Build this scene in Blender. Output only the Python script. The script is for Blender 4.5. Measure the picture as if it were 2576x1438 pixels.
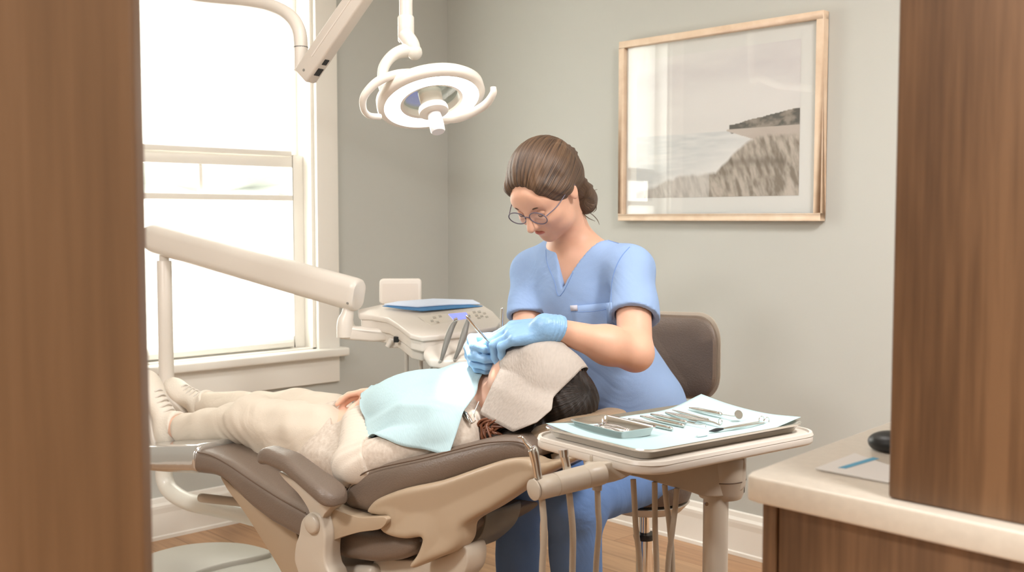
import bpy, bmesh, math, random
import numpy as np
from mathutils import Vector, Matrix
from mathutils.bvhtree import BVHTree

for o in list(bpy.data.objects): bpy.data.objects.remove(o)
SC = bpy.context.scene
COL = SC.collection
random.seed(4)

# ------------------------------------------------------------------ camera, world, light, exposure
F_PX = 2700.0; YAW = math.radians(46.5); PITCH = math.atan(169/2700.0); CAM_Z = 1.2
cam_d = bpy.data.cameras.new('camera'); cam = bpy.data.objects.new('camera', cam_d); COL.objects.link(cam)
cam_d.sensor_width = 36.0; cam_d.lens = 36.0*F_PX/2576.0
cam.location = (0, 0, CAM_Z); cam.rotation_euler = (math.pi/2-PITCH, 0, YAW)
cam_d.clip_start = 0.02; cam_d.clip_end = 200
cam_d.dof.use_dof = True; cam_d.dof.focus_distance = 2.35; cam_d.dof.aperture_fstop = 6.3
SC.camera = cam

SC.view_settings.view_transform = 'Standard'
try: SC.view_settings.look = 'None'
except Exception: pass
SC.view_settings.gamma = 1.0; SC.view_settings.use_curve_mapping = False
SC.view_settings.exposure = 0.34

world = bpy.data.worlds.new('overcast_sky'); SC.world = world; world.use_nodes = True
_bg = world.node_tree.nodes['Background']
_bg.inputs[0].default_value = (1.0, 0.985, 0.96, 1); _bg.inputs[1].default_value = 5.0

def area_light(name, loc, rot, sx, sy, power, color=(1, .96, .90), spread=180):
    d = bpy.data.lights.new(name, 'AREA'); d.shape = 'RECTANGLE'; d.size = sx; d.size_y = sy
    d.energy = power; d.color = color; d.spread = math.radians(spread)
    o = bpy.data.objects.new(name, d); COL.objects.link(o); o.location = loc; o.rotation_euler = rot
    return o
# daylight through the window
W_Y0, W_Y1, W_Z0, W_Z1 = 1.525, 2.475, 0.66, 2.26
area_light('window_daylight', (-4.35, 2.0, 1.5), (0, -math.pi/2, 0), 1.8, 1.2, 76, (1.0, .99, .975))
# unseen ceiling fill lamps, added to brighten the room (housings built below)
CEIL_FILL = [(-1.7, 1.2), (-0.1, 1.7), (-1.5, -1.0), (1.1, 0.6)]
for (lx, ly), pw in zip(CEIL_FILL, (8, 74, 64, 46)):
    area_light('ceiling_panel_light', (lx, ly, 2.655), (0, 0, 0), 0.56, 0.56, pw, (1.0, .985, .97))

# ------------------------------------------------------------------ projection helpers (photo frame 2576x1438)
_a = YAW; _p = PITCH
FH = Vector((-math.sin(_a), math.cos(_a), 0)); RT = Vector((math.cos(_a), math.sin(_a), 0)); ZZ = Vector((0, 0, 1))
FW = FH*math.cos(_p)-ZZ*math.sin(_p); UPV = ZZ*math.cos(_p)+FH*math.sin(_p)
CO = Vector((0, 0, CAM_Z))
def ray(x, y): return FW+RT*((x-1288)/F_PX)+UPV*((719-y)/F_PX)
def P(x, y, d): return CO+ray(x, y)*d
def onz(x, y, z):
    r = ray(x, y); return CO+r*((z-CAM_Z)/r.z)
HEAD0 = P(1375, 975, 2.5); FOOT0 = P(400, 1050, 3.45)
AX = Vector((HEAD0.x-FOOT0.x, HEAD0.y-FOOT0.y, 0)).normalized(); NX = Vector((-AX.y, AX.x, 0))
def L(x, y, w):
    "point where the pixel ray meets the vertical plane at distance w from the chair's centre line"
    r = ray(x, y); t = (w-(CO-HEAD0).dot(NX))/r.dot(NX); return CO+r*t
def S_of(p): return (p-HEAD0).dot(AX)
def W_of(p): return (p-HEAD0).dot(NX)
def C(s, w, z): q = HEAD0+AX*s+NX*w; return Vector((q.x, q.y, z))

# ------------------------------------------------------------------ materials
def lin(c):
    out = []
    for v in c[:3]:
        v = v/255.0
        out.append(v/12.92 if v <= .04045 else ((v+.055)/1.055)**2.4)
    return tuple(out)+(1,)
def _new(name):
    m = bpy.data.materials.new(name); m.use_nodes = True
    nt = m.node_tree; b = nt.nodes['Principled BSDF']; return m, nt, b
def mat(name, col, rough=.5, metal=0, bump=0, bscale=40, spec=.5, sss=0, coat=0, var=0, vscale=6, stretch=(1, 1, 1), trans=0, sheen=0, detail=3, emit=0, alpha=1):
    m, nt, b = _new(name); N = nt.nodes; K = nt.links
    b.inputs['Base Color'].default_value = lin(col); b.inputs['Roughness'].default_value = rough
    b.inputs['Metallic'].default_value = metal; b.inputs['Specular IOR Level'].default_value = spec
    if sss: b.inputs['Subsurface Weight'].default_value = sss; b.inputs['Subsurface Radius'].default_value = (.012, .005, .003); b.inputs['Subsurface Scale'].default_value = 1
    if coat: b.inputs['Coat Weight'].default_value = coat; b.inputs['Coat Roughness'].default_value = .1
    if trans: b.inputs['Transmission Weight'].default_value = trans
    if sheen: b.inputs['Sheen Weight'].default_value = sheen
    if alpha < 1: b.inputs['Alpha'].default_value = alpha
    if emit: b.inputs['Emission Color'].default_value = lin(col); b.inputs['Emission Strength'].default_value = emit
    if bump or var:
        tc = N.new('ShaderNodeTexCoord'); mp = N.new('ShaderNodeMapping'); mp.inputs['Scale'].default_value = stretch
        K.new(tc.outputs['Object'], mp.inputs[0])
    if bump:
        n = N.new('ShaderNodeTexNoise'); n.inputs['Scale'].default_value = bscale; n.inputs['Detail'].default_value = detail
        K.new(mp.outputs[0], n.inputs['Vector'])
        bp = N.new('ShaderNodeBump'); bp.inputs['Strength'].default_value = bump; bp.inputs['Distance'].default_value = .01
        K.new(n.outputs[0], bp.inputs['Height']); K.new(bp.outputs[0], b.inputs['Normal'])
    if var:
        n2 = N.new('ShaderNodeTexNoise'); n2.inputs['Scale'].default_value = vscale; n2.inputs['Detail'].default_value = 4
        K.new(mp.outputs[0], n2.inputs['Vector'])
        r = N.new('ShaderNodeValToRGB'); c = lin(col)
        r.color_ramp.elements[0].position = .3; r.color_ramp.elements[1].position = .7
        r.color_ramp.elements[0].color = tuple(x*(1-var) for x in c[:3])+(1,)
        r.color_ramp.elements[1].color = tuple(min(1, x*(1+var)) for x in c[:3])+(1,)
        K.new(n2.outputs[0], r.inputs[0]); K.new(r.outputs[0], b.inputs['Base Color'])
    return m
def wood(name, cols, scale=(9, 9, .45), rough=.5, fine=60):
    m, nt, b = _new(name); N = nt.nodes; K = nt.links
    tc = N.new('ShaderNodeTexCoord'); mp = N.new('ShaderNodeMapping'); mp.inputs['Scale'].default_value = scale
    K.new(tc.outputs['Object'], mp.inputs[0])
    n = N.new('ShaderNodeTexNoise'); n.inputs['Scale'].default_value = 1.6; n.inputs['Detail'].default_value = 5; n.inputs['Distortion'].default_value = .5
    K.new(mp.outputs[0], n.inputs['Vector'])
    n2 = N.new('ShaderNodeTexNoise'); n2.inputs['Scale'].default_value = fine/5.; n2.inputs['Detail'].default_value = 4
    K.new(mp.outputs[0], n2.inputs['Vector'])
    mx = N.new('ShaderNodeMath'); mx.operation = 'MULTIPLY_ADD'; mx.inputs[1].default_value = .45
    K.new(n2.outputs[0], mx.inputs[0])
    m2 = N.new('ShaderNodeMath'); m2.operation = 'MULTIPLY'; m2.inputs[1].default_value = .55; K.new(n.outputs[0], m2.inputs[0]); K.new(m2.outputs[0], mx.inputs[2])
    r = N.new('ShaderNodeValToRGB'); e = r.color_ramp.elements
    e[0].position = .36; e[0].color = lin(cols[0]); e[1].position = .64; e[1].color = lin(cols[2])
    k = e.new(.5); k.color = lin(cols[1])
    K.new(mx.outputs[0], r.inputs[0]); K.new(r.outputs[0], b.inputs['Base Color'])
    bp = N.new('ShaderNodeBump'); bp.inputs['Strength'].default_value = .12; bp.inputs['Distance'].default_value = .004
    K.new(mx.outputs[0], bp.inputs['Height']); K.new(bp.outputs[0], b.inputs['Normal'])
    b.inputs['Roughness'].default_value = rough
    return m
def floor_mat():
    m, nt, b = _new('oak_floor'); N = nt.nodes; K = nt.links
    tc = N.new('ShaderNodeTexCoord'); mp = N.new('ShaderNodeMapping'); mp.inputs['Rotation'].default_value = (0, 0, math.radians(0))
    K.new(tc.outputs['Object'], mp.inputs[0])
    br = N.new('ShaderNodeTexBrick'); br.inputs['Scale'].default_value = 1; br.inputs['Brick Width'].default_value = 1.3; br.inputs['Row Height'].default_value = .13
    br.inputs['Mortar Size'].default_value = .0012; br.inputs['Color1'].default_value = lin((196, 158, 122)); br.inputs['Color2'].default_value = lin((178, 136, 100)); br.inputs['Mortar'].default_value = lin((120, 88, 62))
    K.new(mp.outputs[0], br.inputs['Vector'])
    m2 = N.new('ShaderNodeMapping'); m2.inputs['Scale'].default_value = (1.2, 16, 1); K.new(tc.outputs['Object'], m2.inputs[0])
    n = N.new('ShaderNodeTexNoise'); n.inputs['Scale'].default_value = 2; n.inputs['Detail'].default_value = 6; n.inputs['Distortion'].default_value = .6; K.new(m2.outputs[0], n.inputs['Vector'])
    mr = N.new('ShaderNodeMapRange'); mr.inputs['From Min'].default_value = .3; mr.inputs['From Max'].default_value = .7; mr.inputs['To Min'].default_value = .78; mr.inputs['To Max'].default_value = 1.12; K.new(n.outputs[0], mr.inputs[0])
    mx = N.new('ShaderNodeVectorMath'); mx.operation = 'SCALE'; K.new(br.outputs['Color'], mx.inputs[0]); K.new(mr.outputs[0], mx.inputs['Scale'])
    K.new(mx.outputs[0], b.inputs['Base Color']); b.inputs['Roughness'].default_value = .42
    return m
def sheet(name, col, translucent=.5, clear=.25):
    m, nt, b = _new(name); N = nt.nodes; K = nt.links; out = N['Material Output']
    d = N.new('ShaderNodeBsdfDiffuse'); d.inputs[0].default_value = lin(col)
    t = N.new('ShaderNodeBsdfTranslucent'); t.inputs[0].default_value = lin(col)
    m1 = N.new('ShaderNodeMixShader'); m1.inputs[0].default_value = translucent; K.new(d.outputs[0], m1.inputs[1]); K.new(t.outputs[0], m1.inputs[2])
    tr = N.new('ShaderNodeBsdfTransparent'); m2 = N.new('ShaderNodeMixShader'); m2.inputs[0].default_value = clear
    K.new(m1.outputs[0], m2.inputs[1]); K.new(tr.outputs[0], m2.inputs[2]); K.new(m2.outputs[0], out.inputs[0])
    return m
def glass(name, tint=(250, 252, 250), refl=1.0, rough=.02):
    m, nt, b = _new(name); N = nt.nodes; K = nt.links; out = N['Material Output']
    tr = N.new('ShaderNodeBsdfTransparent'); tr.inputs[0].default_value = lin(tint)
    g = N.new('ShaderNodeBsdfGlossy'); g.inputs['Roughness'].default_value = rough
    lw = N.new('ShaderNodeLayerWeight'); pw = N.new('ShaderNodeMath'); pw.operation = 'POWER'; pw.inputs[1].default_value = 5; K.new(lw.outputs['Facing'], pw.inputs[0])
    mu = N.new('ShaderNodeMath'); mu.operation = 'MULTIPLY_ADD'; mu.inputs[1].default_value = .9*refl; mu.inputs[2].default_value = .045*refl; K.new(pw.outputs[0], mu.inputs[0])
    mx = N.new('ShaderNodeMixShader'); K.new(mu.outputs[0], mx.inputs[0]); K.new(tr.outputs[0], mx.inputs[1]); K.new(g.outputs[0], mx.inputs[2]); K.new(mx.outputs[0], out.inputs[0])
    return m
def weave(name, col, scale=260, strength=.25, rough=.9, trans=.0, two=None, sheen=.0, fold=0):
    "cloth or crepe paper: fine crossed wave relief"
    m, nt, b = _new(name); N = nt.nodes; K = nt.links
    b.inputs['Base Color'].default_value = lin(col); b.inputs['Roughness'].default_value = rough; b.inputs['Specular IOR Level'].default_value = .2
    if sheen: b.inputs['Sheen Weight'].default_value = sheen
    tc = N.new('ShaderNodeTexCoord')
    n = N.new('ShaderNodeTexNoise'); n.inputs['Scale'].default_value = scale; n.inputs['Detail'].default_value = 2; K.new(tc.outputs['Object'], n.inputs['Vector'])
    h = n.outputs[0]
    if fold:
        n3 = N.new('ShaderNodeTexNoise'); n3.inputs['Scale'].default_value = fold; n3.inputs['Detail'].default_value = 3; n3.inputs['Distortion'].default_value = 1.5
        K.new(tc.outputs['Object'], n3.inputs['Vector'])
        b2 = N.new('ShaderNodeBump'); b2.inputs['Strength'].default_value = .3; b2.inputs['Distance'].default_value = .03; K.new(n3.outputs[0], b2.inputs['Height'])
    bp = N.new('ShaderNodeBump'); bp.inputs['Strength'].default_value = strength; bp.inputs['Distance'].default_value = .004; K.new(h, bp.inputs['Height'])
    if fold: K.new(b2.outputs[0], bp.inputs['Normal'])
    K.new(bp.outputs[0], b.inputs['Normal'])
    if two:
        r = N.new('ShaderNodeValToRGB'); r.color_ramp.elements[0].position = .35; r.color_ramp.elements[1].position = .65
        r.color_ramp.elements[0].color = lin(col); r.color_ramp.elements[1].color = lin(two); K.new(h, r.inputs[0]); K.new(r.outputs[0], b.inputs['Base Color'])
    return m
def crepe(name, col, s1=230, s2=90, strength=.4):
    "paper towel embossed in small rows, uses UV-free object coordinates"
    m, nt, b = _new(name); N = nt.nodes; K = nt.links
    b.inputs['Base Color'].default_value = lin(col); b.inputs['Roughness'].default_value = .85; b.inputs['Specular IOR Level'].default_value = .2
    at = N.new('ShaderNodeAttribute'); at.attribute_name = 'uvw'
    mp = N.new('ShaderNodeMapping'); mp.inputs['Scale'].default_value = (s1, s2, 1); K.new(at.outputs['Vector'], mp.inputs[0])
    w = N.new('ShaderNodeTexNoise'); w.inputs['Scale'].default_value = 1; w.inputs['Detail'].default_value = 1; K.new(mp.outputs[0], w.inputs['Vector'])
    bp = N.new('ShaderNodeBump'); bp.inputs['Strength'].default_value = strength; bp.inputs['Distance'].default_value = .003; K.new(w.outputs[0], bp.inputs['Height']); K.new(bp.outputs[0], b.inputs['Normal'])
    r = N.new('ShaderNodeValToRGB'); c = lin(col); r.color_ramp.elements[0].position = .3; r.color_ramp.elements[1].position = .7
    r.color_ramp.elements[0].color = tuple(x*.93 for x in c[:3])+(1,); r.color_ramp.elements[1].color = c; K.new(w.outputs[0], r.inputs[0]); K.new(r.outputs[0], b.inputs['Base Color'])
    return m
def hair_mat(name, c1, c2, c3=None, scale=(60, 60, 6)):
    m, nt, b = _new(name); N = nt.nodes; K = nt.links
    at = N.new('ShaderNodeAttribute'); at.attribute_name = 'uvw'; mp = N.new('ShaderNodeMapping'); mp.inputs['Scale'].default_value = scale; K.new(at.outputs['Vector'], mp.inputs[0])
    n = N.new('ShaderNodeTexNoise'); n.inputs['Scale'].default_value = 1.0; n.inputs['Detail'].default_value = 4; n.inputs['Distortion'].default_value = .4; K.new(mp.outputs[0], n.inputs['Vector'])
    r = N.new('ShaderNodeValToRGB'); r.color_ramp.elements[0].position = .35; r.color_ramp.elements[1].position = .68
    r.color_ramp.elements[0].color = lin(c1); r.color_ramp.elements[1].color = lin(c2); K.new(n.outputs[0], r.inputs[0]); K.new(r.outputs[0], b.inputs['Base Color'])
    bp = N.new('ShaderNodeBump'); bp.inputs['Strength'].default_value = .7; bp.inputs['Distance'].default_value = .006; K.new(n.outputs[0], bp.inputs['Height']); K.new(bp.outputs[0], b.inputs['Normal'])
    b.inputs['Roughness'].default_value = .45
    return m

M = {}
M['wall'] = mat('grey_wall_paint', (191, 192, 186), .9, bump=.03, bscale=300)
M['ceil'] = mat('white_ceiling', (238, 236, 230), .95)
M['white'] = mat('white_painted_trim', (238, 234, 226), .45)
M['floor'] = floor_mat()
M['woodR'] = wood('walnut_laminate', [(92, 64, 40), (114, 82, 54), (134, 99, 68)])
M['woodL'] = wood('brown_door_wood', [(110, 80, 52), (121, 89, 59), (130, 97, 67)], scale=(7, 7, .3))
M['frame'] = wood('pale_frame_wood', [(216, 190, 164), (226, 202, 176), (232, 210, 186)], scale=(6, 6, 6), fine=20)
M['counter'] = mat('cream_quartz', (224, 214, 200), .28, var=.04, vscale=90)
M['beige'] = mat('beige_moulded_plastic', (190, 178, 162), .36, spec=.5)
M['ivory'] = mat('ivory_enamel', (220, 212, 202), .32)
M['shellb'] = mat('tan_moulded_shell', (172, 152, 128), .38)
M['grey_base'] = mat('pale_grey_base', (196, 192, 182), .45)
M['leather'] = mat('taupe_upholstery', (112, 97, 85), .42, bump=.15, bscale=260, spec=.55)
M['leather_d'] = mat('dark_brown_upholstery', (74, 56, 44), .4, bump=.15, bscale=260)
M['stitch'] = mat('stitching', (92, 74, 60), .8)
M['chrome'] = mat('brushed_steel', (214, 210, 204), .2, metal=1)
M['steel'] = mat('polished_steel', (225, 222, 218), .12, metal=1)
M['cover'] = mat('silver_plastic_cover', (196, 194, 190), .12, metal=.75, bump=.12, bscale=14)
M['dark'] = mat('black_plastic', (22, 22, 24), .4)
M['greyp'] = mat('grey_plastic', (128, 126, 120), .4)
M['hose'] = mat('beige_hose', (178, 164, 146), .5, bump=.1, bscale=120)
M['hoseg'] = mat('pale_hose', (196, 190, 180), .5)
M['lampw'] = mat('white_lamp_enamel', (236, 229, 219), .3)
M['lens'] = mat('lit_lamp_ring', (255, 255, 255), .4, emit=6)
M['lampg'] = glass('lamp_clear_disc', (246, 249, 248), 1.2, .03)
M['glass'] = glass('window_glass')
M['shade'] = sheet('white_sheer_shade', (250, 249, 245), .6, .35)
M['scrub'] = weave('blue_scrub_cotton', (148, 174, 214), 500, .12, .85, fold=5)
M['scrubp'] = weave('blue_scrub_trousers', (102, 132, 182), 500, .12, .85, fold=6)
M['glove'] = mat('blue_nitrile_glove', (138, 180, 220), .38, bump=.25, bscale=55, spec=.45)
M['skin'] = mat('skin', (222, 174, 148), .5, sss=.12, var=.05, vscale=20)
M['skin2'] = mat('pale_skin', (228, 184, 160), .5, sss=.12, var=.05, vscale=20)
M['hair1'] = hair_mat('brown_hair', (52, 36, 25), (118, 90, 66), scale=(26, 7, 1))
M['hair2'] = hair_mat('dark_hair', (14, 10, 8), (48, 35, 28), scale=(30, 8, 1))
M['hair3'] = hair_mat('auburn_hair', (70, 38, 22), (160, 96, 60), scale=(30, 20, 1))  # patient's dark hair where lit near the neck, light painted into the colour
M['trouser'] = weave('cream_trousers', (212, 200, 184), 420, .15, .9, fold=5)
M['sweater'] = weave('oatmeal_knit', (196, 182, 168), 90, .22, .95, two=(210, 198, 185), fold=5)
M['sleeve'] = weave('cream_rib_sleeve', (214, 202, 188), 300, .2, .9)
M['shoe'] = mat('white_canvas', (226, 216, 202), .7, bump=.15, bscale=200)
M['sole'] = mat('white_rubber', (216, 208, 198), .5)
M['bib'] = crepe('pale_blue_bib_paper', (186, 212, 218), 420, 110, .22)
M['towel'] = crepe('grey_crepe_paper', (184, 174, 165), 200, 80, .55)
M['liner'] = mat('pale_blue_liner_paper', (186, 214, 218), .8, bump=.04, bscale=30)
M['paper'] = mat('white_paper', (240, 238, 236), .7)
M['blue_ink'] = mat('blue_ink', (96, 176, 214), .7)
M['mat_board'] = mat('white_mat_board', (236, 236, 232), .8)
M['tooth'] = mat('white_plastic', (240, 240, 240), .3)
M['screen'] = mat('violet_display', (120, 130, 246), .3, emit=.9)
M['key'] = mat('grey_key', (178, 172, 162), .5)
M['shelltr'] = mat('white_tube_enamel', (224, 220, 210), .28)
M['bluepack'] = mat('blue_pouch', (60, 120, 170), .5)
M['bluelt'] = mat('pale_blue_pouch', (208, 220, 238), .5)
M['spec'] = glass('spectacle_lens', (250, 250, 255), .8)
M['lip'] = mat('lip', (196, 120, 108), .45)
M['eye'] = mat('eye_white', (235, 230, 224), .25)
M['iris'] = mat('iris', (70, 52, 40), .2)

# ------------------------------------------------------------------ object helpers
WL = {}
def reg(o, label=None, cat=None, group=None, kind=None):
    if label: o['label'] = label
    if cat: o['category'] = cat
    if group: o['group'] = group
    if kind: o['kind'] = kind
    return o
def thing(name, label, cat, loc, group=None):
    o = bpy.data.objects.new(name, None); COL.objects.link(o); o.location = loc; o.empty_display_size = .05
    WL[o] = Vector(loc); reg(o, label, cat, group); return o
def mk(name, V, Fc, m, parent=None, smooth=True, bevel=0, seg=3, ang=32, label=None, cat=None, group=None, kind=None, origin=None, solid=0, sub=0, uvw=None, mats=None, fm=None, cols=None):
    V = [Vector(v) for v in V]
    if parent is not None: org = WL[parent] if origin is None else Vector(origin)
    elif origin is not None: org = Vector(origin)
    else:
        a = np.array([tuple(v) for v in V]); org = Vector(((a[:, 0].min()+a[:, 0].max())/2, (a[:, 1].min()+a[:, 1].max())/2, a[:, 2].min()))
    me = bpy.data.meshes.new(name); me.from_pydata([tuple(v-org) for v in V], [], [tuple(f) for f in Fc]); me.update()
    if uvw is not None:
        at = me.attributes.new('uvw', 'FLOAT_VECTOR', 'POINT')
        at.data.foreach_set('vector', np.array(uvw, dtype=np.float32).ravel())
    if cols is not None:
        at = me.color_attributes.new('pic', 'FLOAT_COLOR', 'POINT'); at.data.foreach_set('color', np.array(cols, dtype=np.float32).ravel())
    bm = bmesh.new(); bm.from_mesh(me)
    if uvw is None and cols is None:
        bmesh.ops.remove_doubles(bm, verts=bm.verts, dist=1e-6)
        bmesh.ops.recalc_face_normals(bm, faces=bm.faces)
    if bevel:
        ed = [e for e in bm.edges if len(e.link_faces) == 2 and e.calc_face_angle(0) > math.radians(ang)]
        bmesh.ops.bevel(bm, geom=ed, offset=bevel, segments=seg, profile=.5, affect='EDGES', clamp_overlap=True)
    bm.to_mesh(me); bm.free()
    if smooth:
        me.polygons.foreach_set('use_smooth', [True]*len(me.polygons)); me.set_sharp_from_angle(angle=math.radians(50))
    for mm in (mats or [m]): me.materials.append(mm)
    if fm is not None: me.polygons.foreach_set('material_index', fm)
    o = bpy.data.objects.new(name, me); COL.objects.link(o)
    if parent is not None: o.parent = parent; o.location = org-WL[parent]
    else: o.location = org
    WL[o] = org
    if solid:
        s = o.modifiers.new('thickness', 'SOLIDIFY'); s.thickness = solid; s.offset = 0
    if sub:
        s = o.modifiers.new('sub', 'SUBSURF'); s.levels = sub; s.render_levels = sub
    reg(o, label, cat, group, kind); return o
class G:
    "collects geometry for ONE mesh"
    def __init__(s): s.V = []; s.F = []
    def add(s, VF):
        n = len(s.V); s.V += [Vector(v) for v in VF[0]]; s.F += [tuple(i+n for i in f) for f in VF[1]]; return s
def box(c, sx, sy, sz, X=Vector((1, 0, 0)), Y=Vector((0, 1, 0)), Z=Vector((0, 0, 1))):
    c = Vector(c); V = [c+X*(i*sx/2)+Y*(j*sy/2)+Z*(k*sz/2) for i in (-1, 1) for j in (-1, 1) for k in (-1, 1)]
    return V, [(0, 1, 3, 2), (4, 6, 7, 5), (0, 4, 5, 1), (2, 3, 7, 6), (0, 2, 6, 4), (1, 5, 7, 3)]
def bx(x0, x1, y0, y1, z0, z1): return box(((x0+x1)/2, (y0+y1)/2, (z0+z1)/2), x1-x0, y1-y0, z1-z0)
def prism(pts, off):
    n = len(pts); off = Vector(off); V = [Vector(p) for p in pts]+[Vector(p)+off for p in pts]
    return V, [tuple(range(n)), tuple(range(2*n-1, n-1, -1))]+[(i, (i+1) % n, (i+1) % n+n, i+n) for i in range(n)]
def cr(pts, n=6, closed=False):
    "Catmull-Rom through points (any dimension)"
    a = [np.array(p, float) for p in pts]; N = len(a); out = []
    segs = N if closed else N-1
    for i in range(segs):
        if closed: p0, p1, p2, p3 = a[i-1], a[i], a[(i+1) % N], a[(i+2) % N]
        else: p1, p2 = a[i], a[i+1]; p0 = a[i-1] if i else 2*p1-p2; p3 = a[i+2] if i+2 < N else 2*p2-p1
        for k in range(n):
            t = k/n; out.append(.5*((2*p1)+(-p0+p2)*t+(2*p0-5*p1+4*p2-p3)*t*t+(-p0+3*p1-3*p2+p3)*t**3))
    if not closed: out.append(a[-1])
    return out
def tube(pts, r, sides=16, n=6, smoothp=True, cap=True, flat=None):
    rs = r if isinstance(r, (list, tuple)) else [r]*len(pts)
    q = [list(p)+[rr] for p, rr in zip(pts, rs)]
    q = cr(q, n) if smoothp and len(pts) > 2 else [np.array(x, float) for x in q]
    pp = [Vector(x[:3]) for x in q]; rr = [x[3] for x in q]
    V = []; Fc = []; T = (pp[1]-pp[0]).normalized(); U = T.orthogonal().normalized()
    if flat is not None: U = (flat[0]-T*flat[0].dot(T)).normalized()
    for i, p in enumerate(pp):
        if i: T = (pp[min(i+1, len(pp)-1)]-pp[i-1]).normalized()
        U = (U-T*U.dot(T)).normalized(); B = T.cross(U)
        for k in range(sides):
            t = 2*math.pi*k/sides
            V.append(p+(U*math.cos(t)+B*math.sin(t)*(flat[1] if flat is not None else 1))*rr[i])
    m = len(pp)
    for i in range(m-1):
        for k in range(sides): Fc.append((i*sides+k, i*sides+(k+1) % sides, (i+1)*sides+(k+1) % sides, (i+1)*sides+k))
    if cap: Fc.append(tuple(range(sides-1, -1, -1))); Fc.append(tuple((m-1)*sides+k for k in range(sides)))
    return V, Fc
def cyl(a, b, r, r2=None, sides=28): return tube([a, b], [r, r if r2 is None else r2], sides, smoothp=False)
def lathe(c, ax, prof, sides=40, close=False):
    "prof: (radius, height along ax)"
    c = Vector(c); ax = Vector(ax).normalized(); U = ax.orthogonal().normalized(); B = ax.cross(U); V = []; Fc = []
    for r, h in prof:
        for k in range(sides):
            t = 2*math.pi*k/sides; V.append(c+ax*h+(U*math.cos(t)+B*math.sin(t))*r)
    m = len(prof)
    for i in range(m if close else m-1):
        j = (i+1) % m
        for k in range(sides): Fc.append((i*sides+k, i*sides+(k+1) % sides, j*sides+(k+1) % sides, j*sides+k))
    if not close:
        Fc.append(tuple(range(sides))); Fc.append(tuple((m-1)*sides+k for k in range(sides)))
    return V, Fc
def loft(rings, cap=True, closed=False):
    n = len(rings[0]); V = [Vector(v) for r in rings for v in r]; Fc = []
    m = len(rings)
    for i in range(m if closed else m-1):
        j = (i+1) % m
        for k in range(n): Fc.append((i*n+k, i*n+(k+1) % n, j*n+(k+1) % n, j*n+k))
    if cap and not closed: Fc.append(tuple(range(n-1, -1, -1))); Fc.append(tuple((m-1)*n+k for k in range(n)))
    return V, Fc
def rrect(hx, hy, r, n=5):
    out = []
    for cx, cy, a0 in ((hx-r, hy-r, 0), (-hx+r, hy-r, 90), (-hx+r, -hy+r, 180), (hx-r, -hy+r, 270)):
        for k in range(n+1):
            t = math.radians(a0+90*k/n); out.append((cx+r*math.cos(t), cy+r*math.sin(t)))
    return out
def rslab(c, X, Y, Z, hx, hy, th, r): return prism([Vector(c)+X*x+Y*y for x, y in rrect(hx, hy, r)], Z*th)
def linr(pts, n):
    a = [np.array(p, float) for p in pts]; return [a[i]+(a[i+1]-a[i])*k/n for i in range(len(a)-1) for k in range(n)]+[a[-1]]
def grid(ctrl, nu=8, nv=8, lin=False):
    "smooth sheet through a net of control points; returns V, F, uv"
    cr_ = linr if lin else cr
    rows = [cr_([tuple(p) for p in r], nu) for r in ctrl]; m = len(rows[0])
    cols = [cr_([tuple(rows[i][j]) for i in range(len(rows))], nv) for j in range(m)]
    nr = len(cols[0]); V = [Vector(cols[j][i]) for i in range(nr) for j in range(m)]
    Fc = [(i*m+j, i*m+j+1, (i+1)*m+j+1, (i+1)*m+j) for i in range(nr-1) for j in range(m-1)]
    # arc-length-like coordinates
    u = np.zeros((nr, m)); v = np.zeros((nr, m))
    for i in range(nr):
        for j in range(1, m): u[i, j] = u[i, j-1]+(V[i*m+j]-V[i*m+j-1]).length
    for j in range(m):
        for i in range(1, nr): v[i, j] = v[i-1, j]+(V[i*m+j]-V[(i-1)*m+j]).length
    uvw = [(u[i, j], v[i, j], 0) for i in range(nr) for j in range(m)]
    return V, Fc, uvw

# ------------------------------------------------------------------ signed-distance sculpting -> one continuous mesh
def A3(v): return np.array(tuple(v), dtype=np.float32)
def sd_caps(X, a, b, ra, rb):
    a = A3(a); b = A3(b); ab = b-a; L2 = float((ab*ab).sum())+1e-9
    t = np.clip(((X-a)@ab)/L2, 0, 1); d = np.sqrt(((X-a-t[..., None]*ab)**2).sum(-1)); return d-(ra+(rb-ra)*t)
def sd_ell(X, c, r, B=None):
    q = X-A3(c)
    if B is not None: q = q@np.array([tuple(v) for v in B], dtype=np.float32).T
    r = np.array(r, dtype=np.float32); k0 = np.sqrt(((q/r)**2).sum(-1)); k1 = np.sqrt(((q/(r*r))**2).sum(-1))+1e-6
    return k0*(k0-1)/k1
def sd_box(X, c, h, B, rr=.005):
    q = (X-A3(c))@np.array([tuple(v) for v in B], dtype=np.float32).T
    d = np.abs(q)-np.array(h, dtype=np.float32)+rr
    return np.sqrt((np.maximum(d, 0)**2).sum(-1))+np.minimum(d.max(-1), 0)-rr
def smin(a, b, k):
    if k <= 0: return np.minimum(a, b)
    h = np.maximum(k-np.abs(a-b), 0)/k; return np.minimum(a, b)-h*h*k*.25
def smax(a, b, k): return -smin(-a, -b, k)
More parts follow.
